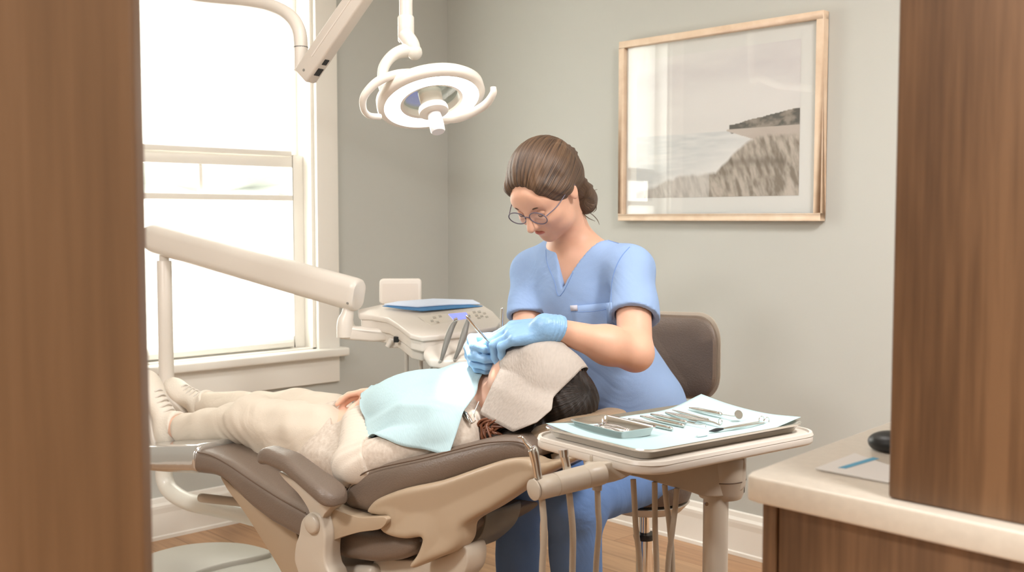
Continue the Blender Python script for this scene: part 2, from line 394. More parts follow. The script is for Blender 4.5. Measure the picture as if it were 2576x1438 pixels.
def sd_eval(X, prims):
    d = None
    for p in prims:
        t = p[0]; op = '+'
        if t[0] == '-': op = '-'; t = t[1:]
        if t[0] == '&': op = '&'; t = t[1:]
        if t == 'c': e = sd_caps(X, p[1], p[2], p[3], p[4]); k = p[5] if len(p) > 5 else .02
        elif t == 'e': e = sd_ell(X, p[1], p[2], p[3] if len(p) > 3 else None); k = p[4] if len(p) > 4 else .02
        elif t == 'b': e = sd_box(X, p[1], p[2], p[3]); k = p[4] if len(p) > 4 else .01
        elif t == 'pl': e = (X-A3(p[1]))@A3(p[2].normalized()); k = p[3] if len(p) > 3 else .004   # keep the side opposite the normal
        elif t == 'f': e = p[1](X); k = p[2]
        elif t == 'add': d = d+p[1](X); continue
        if d is None: d = e
        elif op == '+': d = smin(d, e, k)
        elif op == '-': d = smax(d, -e, k)
        else: d = smax(d, e, k)
    return d
def sd_poly2(U, V, poly):
    P_ = np.array(poly, dtype=np.float32); d = np.full(U.shape, 1e9, np.float32); s = np.ones(U.shape, np.float32)
    for i in range(len(P_)):
        a, b = P_[i], P_[i-1]; e = b-a; wx = U-a[0]; wy = V-a[1]; t = np.clip((wx*e[0]+wy*e[1])/(float(e@e)+1e-12), 0, 1)
        d = np.minimum(d, (wx-e[0]*t)**2+(wy-e[1]*t)**2)
        c1 = V >= a[1]; c2 = V < b[1]; c3 = e[0]*wy > e[1]*wx
        s = np.where((c1 & c2 & c3) | (~c1 & ~c2 & ~c3), -s, s)
    return s*np.sqrt(d)
def trace(prims, x, y, lo=1.5, hi=4):
    r = ray(x, y).normalized(); t = lo
    for _ in range(80):
        q = CO+r*t; d = float(sd_eval(np.array([[q.x, q.y, q.z]], dtype=np.float32), prims)[0])
        if d < .0008 or t > hi: break
        t += d*.8
    return CO+r*t
def sculpt(prims, vox, lo=None, hi=None, pad=.02):
    pts = []
    for p in prims:
        if p[0] == 'c': pts += [A3(p[1])-p[3], A3(p[1])+p[3], A3(p[2])-p[4], A3(p[2])+p[4]]
        elif p[0] == 'e': pts += [A3(p[1])-max(p[2]), A3(p[1])+max(p[2])]
        elif p[0] == 'b': pts += [A3(p[1])-max(p[2])*1.3, A3(p[1])+max(p[2])*1.3]
    a = np.array(pts) if pts else None; l = a.min(0)-pad if lo is None else A3(lo); h = a.max(0)+pad if hi is None else A3(hi)
    n = np.maximum(((h-l)/vox).astype(int)+2, 4); ax = [l[i]+np.arange(n[i], dtype=np.float32)*vox for i in range(3)]
    D = np.empty(tuple(n), dtype=np.float32)
    step = max(1, int(600000/(n[1]*n[2])))
    for i in range(0, n[0], step):
        X = np.stack(np.meshgrid(ax[0][i:i+step], ax[1], ax[2], indexing='ij'), -1).astype(np.float32)
        D[i:i+step] = sd_eval(X, prims)
    D[0] = np.maximum(D[0], vox*.3); D[-1] = np.maximum(D[-1], vox*.3); D[:, 0] = np.maximum(D[:, 0], vox*.3); D[:, -1] = np.maximum(D[:, -1], vox*.3); D[:, :, 0] = np.maximum(D[:, :, 0], vox*.3); D[:, :, -1] = np.maximum(D[:, :, -1], vox*.3)
    return nets(D, l, vox)
def nets(D, l, vox):
    s = D < 0; nx, ny, nz = [k-1 for k in D.shape]
    acc = np.zeros((nx, ny, nz, 3), np.float32); cnt = np.zeros((nx, ny, nz), np.float32)
    off = [(i, j, k) for i in (0, 1) for j in (0, 1) for k in (0, 1)]
    sl = lambda o: (slice(o[0], o[0]+nx), slice(o[1], o[1]+ny), slice(o[2], o[2]+nz))
    for a in range(8):
        for ax in range(3):
            if off[a][ax]: continue
            b = list(off[a]); b[ax] = 1; da = D[sl(off[a])]; db = D[sl(b)]; m = s[sl(off[a])] != s[sl(b)]
            if not m.any(): continue
            t = np.where(m, da/np.where(m, da-db, 1), 0)
            for c in range(3): acc[..., c] += np.where(m, off[a][c]+(t if c == ax else 0), 0)
            cnt += m
    act = cnt > 0; idx = -np.ones(act.shape, np.int64); ijk = np.argwhere(act); idx[act] = np.arange(len(ijk))
    V = l+(ijk+acc[act]/cnt[act][:, None])*vox
    Fq = []
    for ax in range(3):
        b = [0, 0, 0]; b[ax] = 1; o1, o2 = [(1, 2), (2, 0), (0, 1)][ax]
        sh = list(D.shape); sh[ax] -= 1
        s0 = s[tuple(slice(0, sh[i]) for i in range(3))]; s1 = s[tuple(slice(b[i], b[i]+sh[i]) for i in range(3))]
        e = np.argwhere(s0 != s1)
        ok = (e[:, o1] > 0) & (e[:, o2] > 0) & (e[:, o1] < act.shape[o1]) & (e[:, o2] < act.shape[o2]); e = e[ok]
        fl = s0[tuple(e.T)]
        def g(d1, d2):
            q = e.copy(); q[:, o1] -= d1; q[:, o2] -= d2; return idx[tuple(q.T)]
        q = np.stack([g(1, 1), g(0, 1), g(0, 0), g(1, 0)], 1); q[~fl] = q[~fl][:, ::-1]; Fq.append(q)
    return V.astype(float), np.concatenate(Fq)
def sdo(name, prims, vox, m, parent=None, pad=.02, relax=1, bounds=None, **kw):
    lo = hi = None
    if bounds is not None:
        bb = np.array([tuple(p) for p in bounds]); lo = bb.min(0)-pad; hi = bb.max(0)+pad
    V, Fc = sculpt(prims, vox, lo, hi, pad=pad)
    me = bpy.data.meshes.new(name)
    org = WL[parent] if parent is not None else Vector(kw.pop('origin', (V[:, 0].mean(), V[:, 1].mean(), V[:, 2].min())))
    if relax:   # light Laplacian pass evens out the grid
        e = np.concatenate([Fc[:, [0, 1]], Fc[:, [1, 2]], Fc[:, [2, 3]], Fc[:, [3, 0]]]); 
        for _ in range(relax):
            A = np.zeros_like(V); c = np.zeros(len(V)); np.add.at(A, e[:, 0], V[e[:, 1]]); np.add.at(c, e[:, 0], 1); np.add.at(A, e[:, 1], V[e[:, 0]]); np.add.at(c, e[:, 1], 1)
            V = V*.5+.5*A/np.maximum(c, 1)[:, None]
    me.from_pydata((V-np.array(tuple(org))).tolist(), [], Fc.tolist()); me.update()
    me.polygons.foreach_set('use_smooth', [True]*len(me.polygons)); me.materials.append(m)
    o = bpy.data.objects.new(name, me); COL.objects.link(o)
    if parent is not None: o.parent = parent
    else: o.location = org
    WL[o] = Vector(org); reg(o, kw.get('label'), kw.get('cat'), kw.get('group'), kw.get('kind')); return o
def strands(o, c, axis, tw=0):
    "stores (angle about the combing axis, distance along it) for the hair material"
    a = Vector(axis).normalized(); u = a.orthogonal().normalized(); b = a.cross(u); off = WL[o.parent] if o.parent is not None else WL[o]
    q = np.empty(len(o.data.vertices)*3); o.data.vertices.foreach_get('co', q); q = q.reshape(-1, 3)+np.array(tuple(off))-np.array(tuple(c))
    t = q@np.array(tuple(a)); ph_ = np.arctan2(q@np.array(tuple(b)), q@np.array(tuple(u)))
    at = o.data.attributes.new('uvw', 'FLOAT_VECTOR', 'POINT'); at.data.foreach_set('vector', np.stack([ph_+t*tw, t, 0*t], 1).astype(np.float32).ravel())
def drape(V, prims, gap, shape, iters=8, relax_n=2):
    "push a sheet off a body it would cut, then relax it"
    X = np.array([tuple(v) for v in V], dtype=np.float32); nr, nc = shape
    for it in range(iters):
        d = sd_eval(X, prims); e = .004; gr = np.stack([sd_eval(X+np.eye(3, dtype=np.float32)[i]*e, prims)-d for i in range(3)], -1)/e
        gr /= np.sqrt((gr**2).sum(-1, keepdims=True))+1e-6
        X = X+gr*np.maximum(gap-d, 0)[:, None]*.9
        if it < relax_n:
            G_ = X.reshape(nr, nc, 3); H_ = G_.copy(); H_[1:-1] = .5*G_[1:-1]+.25*(G_[:-2]+G_[2:]); K_ = H_.copy(); K_[:, 1:-1] = .5*H_[:, 1:-1]+.25*(H_[:, :-2]+H_[:, 2:]); X = K_.reshape(-1, 3)
    return [Vector(x) for x in X.astype(float)]
def wob(amp, freq, ph=0, dirs=None):
    "fabric folds as a soft field"
    rnd = random.Random(ph); ds = dirs or [Vector((rnd.uniform(-1, 1), rnd.uniform(-1, 1), rnd.uniform(-1, 1))).normalized() for _ in range(4)]
    def f(X):
        d = 0; w = 0
        for i, v in enumerate(ds):
            q = X@A3(v); w2 = X@A3(v.orthogonal().normalized())
            d = d+np.sin(q*freq*(1+.37*i)+1.7*i+ph+1.5*np.sin(w2*freq*.45+i))
        return (amp/len(ds))*d
    return f

# ------------------------------------------------------------------ the room
X_L, Y_B, X_R, Y_F, Z_C = -3.79, 3.19, 2.3, -1.7, 2.7
st = dict(kind='structure', smooth=False)
mk('floor', *bx(X_L-.2, X_R+.2, Y_F-.2, Y_B+.2, -.1, 0), M['floor'], origin=(0, 0, 0), **st)
mk('ceiling', *bx(X_L-.2, X_R+.2, Y_F-.2, Y_B+.2, Z_C, Z_C+.1), M['ceil'], **st)
mk('wall_back', *bx(X_L-.2, X_R+.2, Y_B, Y_B+.15, 0, Z_C), M['wall'], **st)
mk('wall_right', *bx(X_R, X_R+.15, Y_F, Y_B, 0, Z_C), M['wall'], **st)
mk('wall_front', *bx(X_L-.2, X_R+.2, Y_F-.15, Y_F, 0, Z_C), M['wall'], **st)
g = G()
g.add(bx(X_L-.16, X_L, Y_F, W_Y0, 0, Z_C)); g.add(bx(X_L-.16, X_L, W_Y1, Y_B, 0, Z_C))
g.add(bx(X_L-.16, X_L, W_Y0, W_Y1, 0, W_Z0)); g.add(bx(X_L-.16, X_L, W_Y0, W_Y1, W_Z1, Z_C))
mk('wall_left', g.V, g.F, M['wall'], **st)
def baseboard(name, pts, nrm):
    prof = [(0, 0), (.017, 0), (.017, .012), (.013, .016), (.013, .098), (.016, .118), (.016, .128), (.010, .138), (.007, .154), (0, .158)]
    nrm = Vector(nrm); rings = [[Vector(p)+nrm*a+ZZ*b for a, b in prof] for p in pts]
    mk(name, *loft(rings), M['white'], kind='structure', smooth=False)
baseboard('baseboard_back', [(X_L, Y_B, 0), (X_R, Y_B, 0)], (0, -1, 0))
baseboard('baseboard_left', [(X_L, Y_F, 0), (X_L, Y_B, 0)], (1, 0, 0))

# window_1: casing, sill, apron, jambs, sashes, panes
win = bpy.data.objects.new('window_1', None); COL.objects.link(win); win.location = (X_L, 2.0, W_Z0); WL[win] = Vector(win.location); win['kind'] = 'structure'
xi = X_L
g = G()
g.add(bx(xi, xi+.022, W_Y1-.005, W_Y1+.10, W_Z0-.01, W_Z1+.13)); g.add(bx(xi, xi+.022, W_Y0-.10, W_Y0+.005, W_Z0-.01, W_Z1+.13)); g.add(bx(xi, xi+.024, W_Y0, W_Y1, W_Z1, W_Z1+.13))
mk('casing', g.V, g.F, M['white'], win, bevel=.003)
mk('window_sill', *bx(xi-.10, xi+.06, W_Y0-.16, W_Y1+.125, W_Z0-.035, W_Z0), M['white'], win, bevel=.008)
mk('apron', *bx(xi, xi+.02, W_Y0-.10, W_Y1+.10, W_Z0-.145, W_Z0-.035), M['white'], win, bevel=.003)
g = G()
for y0, y1 in ((W_Y0, W_Y0+.02), (W_Y1-.02, W_Y1)): g.add(bx(xi-.16, xi, y0, y1, W_Z0, W_Z1))
g.add(bx(xi-.16, xi, W_Y0, W_Y1, W_Z1-.02, W_Z1)); g.add(bx(xi-.16, xi, W_Y0, W_Y1, W_Z0-.03, W_Z0+.005))
mk('jamb', g.V, g.F, M['white'], win, smooth=False)
ZM = 1.435
def sash(z0, z1, x, name):
    g = G(); y0, y1 = W_Y0+.02, W_Y1-.02; t = .05
    g.add(bx(x-.018, x+.018, y0, y0+t, z0, z1)); g.add(bx(x-.018, x+.018, y1-t, y1, z0, z1)); g.add(bx(x-.018, x+.018, y0+t, y1-t, z0, z0+t)); g.add(bx(x-.018, x+.018, y0+t, y1-t, z1-t, z1))
    g.add(bx(x-.008, x+.008, 1.992, 2.008, z0+t, z1-t))
    s = mk(name, g.V, g.F, M['white'], win, bevel=.003)
    mk('pane', *bx(x-.003, x+.003, y0+.02, y1-.02, z0+.02, z1-.02), M['glass'], s, smooth=False)
sash(ZM-.02, W_Z1-.02, xi-.115, 'upper_sash'); sash(W_Z0+.005, ZM+.025, xi-.075, 'lower_sash')
# shades
def shade(name, z0, z1, label):
    y0, y1 = W_Y0+.075, W_Y1-.085; x = xi-.045
    r = thing(name, label, 'window shade', (x, 2.0, z0))
    n = 20; V = []
    for i in range(n+1):
        z = z0+.02+(z1-z0-.02)*i/n; V += [(x, y0, z), (x, y1, z)]
    mk('shade_fabric', V, [(2*i, 2*i+1, 2*i+3, 2*i+2) for i in range(n)], M['shade'], r, solid=.0015)
    mk('bottom_rail', *bx(x-.008, x+.008, y0, y1, z0, z0+.022), M['white'], r, bevel=.004)
    mk('head_rail', *bx(x-.012, x+.012, y0, y1, z1-.012, z1+.012), M['white'], r, bevel=.004)
shade('window_shade', 1.455, W_Z1-.035, 'sheer white shade drawn over the upper half of the window')
shade('window_shade', .672, 1.285, 'sheer white shade covering the lower half of the window behind the white post')
# hedge outside, only glimpsed between the two shades
V, Fc = [], []
rnd = random.Random(2); n1, n2 = 60, 14
for i in range(n1):
    for j in range(n2): V.append((-12.0+rnd.uniform(-.35, .35), -4+i*.4+rnd.uniform(-.1, .1), 0+j*.16))
for i in range(n1-1):
    for j in range(n2-1): Fc.append((i*n2+j, (i+1)*n2+j, (i+1)*n2+j+1, i*n2+j+1))
mk('hedge', V, Fc, mat('hedge_leaves', (196, 198, 192), .9, var=.15, vscale=2), label='blurred pale hedge far outside seen in the gap between the window shades', cat='hedge', kind='stuff', solid=.3)
mk('ground_outside', *bx(-40, X_L-.3, -20, 25, -.3, -.1), mat('pale_ground', (170, 168, 160), .9), kind='structure', smooth=False)

# panel housings for the added, unseen ceiling fill lamps
for i, (lx, ly) in enumerate(CEIL_FILL):
    r = thing('ceiling_light', ['square white ceiling panel light above the dental chair', 'square white ceiling panel light above the picture wall', 'square white ceiling panel light above the doorway', 'square white ceiling panel light in the right-hand corner'][i], 'ceiling light', (lx, ly, Z_C-.04), 'ceiling panel lights')
    g = G()
    for a, b, c2, d2 in ((-.31, .31, -.31, -.285), (-.31, .31, .285, .31), (-.31, -.285, -.285, .285), (.285, .31, -.285, .285)): g.add(bx(lx+a, lx+b, ly+c2, ly+d2, Z_C-.04, Z_C))
    mk('frame', g.V, g.F, M['white'], r, bevel=.003)
    mk('diffuser', *bx(lx-.285, lx+.285, ly-.285, ly+.285, Z_C-.02, Z_C-.012), mat('panel_diffuser', (255, 248, 236), .6, emit=2.0), r, smooth=False)

# left foreground door, swung open beside the camera
pe = P(347, 719, .88); dn = -FH; dr = (RT*-1.0)
dl = (dr*.99+FH*-.14).normalized(); dth = dl.cross(ZZ).normalized()
if dth.dot(FH) < 0: dth = -dth
d1 = bpy.data.objects.new('door_1', None); COL.objects.link(d1); d1.location = (pe.x, pe.y, .01); WL[d1] = Vector(d1.location); d1['kind'] = 'structure'
e0 = Vector((pe.x, pe.y, .01))
mk('door_leaf', *prism([e0, e0+dl*.85, e0+dl*.85+dth*.04, e0+dth*.04], ZZ*2.55), M['woodL'], d1, bevel=.003)

# ------------------------------------------------------------------ picture on the back wall
yb = Y_B-.002
def onback(x, y, yy): r = ray(x, y); return CO+r*((yy-CO.y)/r.y)
fa = onback(1557, 330, yb-.03); fb = onback(2068, 330, yb-.03); px0, px1 = fa.x, fb.x
zt = onback(2060, 27, yb-.03).z; zb = onback(2060, 556, yb-.03).z
pic = thing('framed_picture', 'large pale wood framed beach photograph hanging on the grey back wall', 'picture', ((px0+px1)/2, yb, zb))
def bar4(x0, x1, z0, z1, t, y0, y1):
    g = G(); g.add(bx(x0, x1, y0, y1, z1-t, z1)); g.add(bx(x0, x1, y0, y1, z0, z0+t)); g.add(bx(x0, x0+t, y0, y1, z0+t, z1-t)); g.add(bx(x1-t, x1, y0, y1, z0+t, z1-t)); return g
g = bar4(px0, px1, zb, zt, .026, yb-.034, yb); mk('picture_frame', g.V, g.F, M['frame'], pic, bevel=.002)
mk('mat_board', *bx(px0+.02, px1-.02, yb-.014, yb-.010, zb+.02, zt-.02), M['mat_board'], pic, smooth=False)
mk('picture_glass', *bx(px0+.02, px1-.02, yb-.0205, yb-.0190, zb+.02, zt-.02), glass('picture_glass', (252, 252, 252), 1.5, .01), pic, smooth=False)
# the print: a hazy shore with grassy dunes, coloured per vertex
q0 = onback(1602, 300, yb-.015).x; q1 = onback(2012, 300, yb-.015).x; r1 = onback(2012, 97, yb-.015).z; r0 = onback(2012, 491, yb-.015).z
nx_, nz_ = 260, 200
U, W = np.meshgrid(np.linspace(0, 1, nx_), np.linspace(0, 1, nz_), indexing='ij')
rs = np.random.RandomState(5)
def vn(u, v, fu, fv, seed, oct=4):
    out = 0; amp = 1; tot = 0
    for o_ in range(oct):
        gg = np.random.RandomState(seed+o_).rand(int(fu*1.4)+4, int(fv*1.4)+4)
        a = u*fu; b = v*fv; i = a.astype(int); j = b.astype(int); fa_ = a-i; fb_ = b-j; fa_ = fa_*fa_*(3-2*fa_); fb_ = fb_*fb_*(3-2*fb_)
        out = out+amp*((gg[i, j]*(1-fa_)+gg[i+1, j]*fa_)*(1-fb_)+(gg[i, j+1]*(1-fa_)+gg[i+1, j+1]*fa_)*fb_); tot += amp; amp *= .55; fu *= 2; fv *= 2
    return out/tot
def cmix(a, b, t): return a*(1-t[..., None])+b*t[..., None]
def cl(*c): return np.array(lin(c)[:3])
sky = cmix(cl(240, 238, 236), cl(222, 218, 219), np.clip((vn(U, W, 2, 6, 3)-.35)*2.2, 0, 1))
sky = cmix(cl(236, 234, 231), sky, np.clip((W-.42)*2.4, 0, 1)*.9)
sea = cmix(cl(214, 217, 217), cl(238, 238, 236), np.clip((vn(U, W, 4, 22, 9)-.4)*3, 0, 1))
ic = sky.copy(); hor = .445
ic = np.where((W < hor)[..., None], sea, ic)
surf = .30-.0*U+.13*np.clip(1-np.abs(U-.72)/.5, 0, 1)
foam = np.clip((U*.55+.02-(W-.06))*6, 0, 1)*(W < hor); ic = cmix(ic, np.broadcast_to(cl(243, 242, 239), ic.shape), foam*.85)
# far headland and beach spit
hh = hor+.035+.075*np.clip((U-.62)/.38, 0, 1)+.015*vn(U, W*0, 14, 2, 21)
head = (U > .6) & (W < hh) & (W > hor-.02) & (U-.6 > (hor+.02-W)*.3)
hc = cmix(cl(92, 90, 84), cl(160, 150, 138), np.clip((vn(U, W, 16, 20, 33)-.42)*5, 0, 1))
ic = np.where(head[..., None], hc, ic)
spit = (W < hor+.012) & (U > .585) & (W > hor-.10*np.clip((U-.58)/.25, 0, 1)); ic = np.where((spit & (W < hor+.012))[..., None], cmix(cl(196, 184, 174), cl(210, 200, 190), vn(U, W, 8, 30, 50)), ic)
# dune grass, denser and darker to the right
edge = np.where(U > .48, .17+.24*np.clip((U-.52)/.24, 0, 1)**.8, .05+.12*np.clip((U-.02)/.3, 0, 1))+.03*(vn(U, W*0, 24, 2, 61)-.5)
dn_ = np.clip((vn(U+.25*W, W, 46, 12, 70, 4)-.30)*2.6, 0, 1)
dc = cmix(cl(134, 122, 108), cl(214, 204, 192), dn_)
dc = cmix(dc, np.broadcast_to(cl(150, 140, 126), dc.shape), np.clip(.35-.2*U, 0, 1))
band = np.exp(-((W-(.235-.05*np.abs(U-.7)))/.028)**2)*(U > .55)*(U < .93)*.55; dc = cmix(dc, np.broadcast_to(cl(104, 92, 78), dc.shape), band)
m_ = np.clip((edge-W)*40, 0, 1); ic = cmix(ic, dc, m_*np.where(U < .48, .62, 1))
Vp = [(q0+(q1-q0)*u, yb-.0150, r0+(r1-r0)*w) for u, w in zip(U.ravel(), W.ravel())]
Fp = [(i*nz_+j, (i+1)*nz_+j, (i+1)*nz_+j+1, i*nz_+j+1) for i in range(nx_-1) for j in range(nz_-1)]
pm, pnt, pb = _new('beach_print'); pa = pnt.nodes.new('ShaderNodeVertexColor'); pa.layer_name = 'pic'; pnt.links.new(pa.outputs[0], pb.inputs['Base Color']); pb.inputs['Roughness'].default_value = .7
mk('beach_print', Vp, Fp, pm, pic, smooth=False, cols=np.concatenate([ic.reshape(-1, 3), np.ones((nx_*nz_, 1))], 1))

# ------------------------------------------------------------------ dental chair
def poly_sz(pix, w):
    wf = w if callable(w) else (lambda x: w)
    return sorted([(S_of(L(x, y, wf(x))), L(x, y, wf(x)).z) for x, y in pix])
def WB(x): return -.29+.135*min(max((x-1000)/335., 0), 1)**1.3
def interp(pl, s): return float(np.interp(s, [p[0] for p in pl], [p[1] for p in pl]))
def cushion(name, top, bot, w_edge, w0, w1, m, parent, r=.03, n=34, taper=None, crown=.006, endr=.03, **kw):
    T = poly_sz(top, w_edge); B = poly_sz(bot, w_edge); s0 = min(T[0][0], B[0][0]); s1 = max(T[-1][0], B[-1][0])
    XW = [w_edge(x) for x in range(840, 1360, 20)] if callable(w_edge) else None; XS = [S_of(L(x, 1180, w_edge(x))) for x in range(840, 1360, 20)] if XW else None
    rings = []
    for i in range(n+1):
        t = i/n; tt = .5-.5*math.cos(math.pi*t); s = s0+(s1-s0)*tt; zt = interp(T, s); zb = interp(B, s)
        e = min(s-s0, s1-s); kz = math.sqrt(max(0, 1-(1-min(e/endr, 1))**2)); zc = (zt+zb)/2; hz = max((zt-zb)/2*(.12+.88*kz), .002); inset = .02*(1-kz)
        a, b = (w0+inset, w1-inset)
        if taper == 'px': hw_ = float(np.interp(s, XS, XW)); a, b = hw_+inset, -hw_-inset
        rr = min(r, hz*.95); ring = []
        for x, y in rrect((b-a)/2, hz, rr, 6):
            u = x/((b-a)/2); ring.append(C(s, (a+b)/2+x, zc+y+(crown*(1-u*u) if y > 0 else 0)))
        rings.append(ring)
    return mk(name, *loft(rings), m, parent, **kw)
cb = C(-.75, 0, 0)
ch = thing('dental_chair', 'reclined taupe leather dental chair with tan shell carrying the patient', 'dental chair', (cb.x, cb.y, 0))
E1 = -.27
cushion('seat_cushion', [(470,1130),(520,1139),(570,1160),(640,1208),(700,1247),(768,1285),(830,1318),(900,1338),(1000,1347),(1042,1350)],
        [(472,1190),(530,1197),(560,1210),(620,1272),(680,1318),(745,1353),(800,1385),(860,1408),(940,1419),(1000,1412),(1042,1392)], E1, E1, .27, M['leather'], ch, r=.026)
cushion('backrest_cushion', [(856,1250),(870,1218),(905,1188),(950,1170),(1060,1146),(1150,1122),(1220,1106),(1290,1101),(1335,1112)],
        [(856,1256),(872,1285),(925,1296),(950,1280),(1010,1248),(1100,1225),(1200,1190),(1270,1168),(1335,1160)], WB, -.29, .29, M['leather'], ch, r=.034, taper='px')
cushion('headrest', [(1252,1122),(1290,1096),(1340,1070),(1400,1054),(1446,1052)], [(1252,1135),(1290,1152),(1340,1148),(1400,1122),(1446,1100)], -.115, -.115, .115, mat('tan_headrest', (152, 130, 106), .42, bump=.15, bscale=260), ch, r=.03, crown=-.006, endr=.06)
cushion('foot_cover', [(300,1130),(352,1126),(400,1123),(480,1121),(489,1126)], [(300,1184),(352,1187),(400,1191),(480,1194),(489,1192)], E1-.004, E1-.004, .274, M['cover'], ch, r=.03, endr=.008)
def stitch(name, pix, w, off=.001):
    pts = [L(x, y, w(x) if callable(w) else w) for x, y in cr(pix, 5)]; return mk(name, *tube(pts, .0017, 6, smoothp=False), M['stitch'], ch)
stitch('seam', [(496,1137),(530,1145),(572,1167),(640,1213),(700,1251),(768,1289)], E1-.0005)
stitch('seam', [(868,1232),(905,1196),(950,1177),(1060,1153),(1150,1130),(1220,1114),(1290,1110),(1326,1118)], lambda x: WB(x)-.0005)
def side(pix, w, th, m, name, bevel=.008, parent=ch, curve=0, **kw):
    pts = [tuple(L(x, y, w(x) if callable(w) else w)) for x, y in pix]
    if curve: pts = cr(pts, curve, True)
    pts = [Vector(p) for p in pts]
    return mk(name, *prism(pts, NX*th), m, parent, bevel=bevel, **kw)
OUT = [(918,1290),(928,1268),(950,1252),(1010,1230),(1100,1211),(1190,1180),(1260,1158),(1310,1154),(1352,1166),(1420,1150),(1500,1122),(1505,1135),(1440,1160),(1345,1205),(1290,1242),(1225,1285),(1185,1306),(1156,1328),(1152,1360),(1140,1382),(1118,1397),(1075,1413),(1032,1432),(1022,1424),(1040,1398),(1052,1366),(1048,1354),(1010,1358),(970,1348),(952,1334),(952,1318),(972,1302),(950,1299)]
_po = cr([(S_of(L(x, y, WB(min(x, 1400))-.012)), L(x, y, WB(min(x, 1400))-.012).z) for x, y in OUT], 3, True)
def sdo_shell(X):
    q = X-A3(HEAD0); s_ = q@A3(AX); w_ = q@A3(NX); d2 = sd_poly2(s_, X[..., 2], _po)
    wb = np.interp(s_, XS_, XW_).astype(np.float32)-.012
    dw = np.abs(w_-(wb+.034)-.010*np.clip(-d2*12-.1, 0, .6))-.034
    return smax(d2, dw, .016)
XS_ = [S_of(L(x, 1180, WB(x))) for x in range(840, 1420, 20)]; XW_ = [WB(x) for x in range(840, 1420, 20)]
_pw = [C(s_, -.30, z_) for s_, z_ in _po]+[C(s_, -.05, z_) for s_, z_ in _po]
shell = sdo('backrest_shell', [('f', sdo_shell, 0)]+[('c', p, p, -.5, -.5, 0) for p in ()], .0035, M['shellb'], ch, bounds=_pw)
side([(945,1292),(1010,1256),(1100,1234),(1200,1200),(1290,1178),(1235,1225),(1130,1285),(1000,1310)], lambda x: WB(x)+.03, .24, M['shellb'], 'back_panel', bevel=.02, curve=3)
side([(812,1274),(850,1284),(900,1300),(945,1300),(966,1300),(973,1308),(966,1322),(950,1332),(905,1338),(860,1350),(818,1358)], -.315, .04, M['shellb'], 'side_link', bevel=.008, curve=3)
brk = side([(768,1296),(785,1287),(803,1296),(812,1318),(817,1350),(815,1395),(820,1425),(832,1448),(835,1500),(765,1500),(748,1440),(739,1408),(742,1370),(750,1345),(756,1312)], -.345, .055, M['beige'], 'hip_bracket', bevel=.012, curve=4)
a = L(782, 1318, -.352); mk('pivot_cap', *lathe(a, -NX, [(0.02, -.02), (.024, -.006), (.023, .0), (.018, .004), (.0, .005)]), M['beige'], brk)
side([(700,1186),(722,1196),(768,1230),(800,1262),(838,1262),(826,1282),(812,1300),(812,1330),(800,1350),(782,1335),(780,1300),(772,1275),(748,1240),(716,1208)], -.340, .04, M['beige'], 'armrest_post', bevel=.01, curve=3)
# armrest pad
top = poly_sz([(641,1137),(668,1131),(720,1150),(770,1190),(815,1225),(842,1247)], -.37); rings = []
s0, s1 = top[0][0], top[-1][0]; n = 26
for i in range(n+1):
    t = i/n; tt = .5-.5*math.cos(math.pi*t); s = s0+(s1-s0)*tt; z = interp(top, s)
    e = min(s-s0, s1-s); k = math.sqrt(max(0, 1-(1-min(e/.035, 1))**2)); hw = (.024+.018*tt)*(.15+.85*k); hz = .019*(.2+.8*k)
    rings.append([C(s, -.352+x, z-.016+y+.004*(1-(x/hw)**2)*(y > 0)) for x, y in rrect(hw, hz, min(hw, hz)*.75, 5)])
mk('armrest_pad', *loft(rings), M['leather'], ch)
# under-seat channel and pedestal
side([(555,1196),(615,1250),(678,1300),(745,1340),(748,1400),(768,1440),(800,1500),(745,1500),(700,1425),(655,1352),(608,1280),(572,1232)], -.20, .40, M['shellb'], 'seat_support', bevel=.01, curve=3)
side([(742,1405),(830,1424),(935,1424),(935,1560),(775,1560)], -.25, .34, M['beige'], 'base_housing', bevel=.02)
side([(937,1414),(1000,1408),(1062,1408),(1120,1396),(1165,1372),(1176,1400),(1170,1438),(1150,1470),(1120,1560),(937,1560)], -.22, .07, M['beige'], 'lift_housing', bevel=.02, curve=3)
side([(1160,1330),(1195,1312),(1221,1288),(1222,1315),(1208,1350),(1172,1384),(1150,1392)], -.02, .14, M['greyp'], 'knuckle_cover', bevel=.012, curve=3)
wpost = W_of(P(413, 800, 3.55))
tb = [L(x, y, wpost) for x, y in ((413,1160),(414,1205),(432,1237),(476,1262),(540,1276),(610,1292),(700,1318),(780,1350))]
mk('support_tube', *tube(tb, .028, 24), M['shelltr'], ch)
mk('release_lever', *tube([L(508,1252,-.1), L(512,1252,-.1), L(600,1262,-.02), L(660,1270,.02)], [.010, .0135, .0135, .0135], 16), M['beige'], ch)
bp = [onz(x, y, .085) for x, y in cr([(250,1490),(330,1412),(420,1378),(500,1364),(580,1362),(640,1370),(684,1386),(640,1400),(580,1412),(520,1428),(470,1450),(420,1500)], 4, True)]
mk('base_plate', *prism([Vector(p) for p in bp], Vector((0, 0, -.05))), M['grey_base'], ch, bevel=.008)
bq = [onz(x, y, .07) for x, y in ((480,1446),(540,1428),(688,1392),(760,1390),(1120,1430),(1150,1560),(700,1640),(420,1560))]
mk('base_foot', *prism([Vector(p) for p in bq], Vector((0, 0, -.069))), M['grey_base'], ch, bevel=.01)
mk('base_pillar', *prism([C(s, w, .06) for s, w in ((-.66, -.12), (-.40, -.12), (-.40, .12), (-.66, .12))], ZZ*.28), M['beige'], ch, bevel=.02)
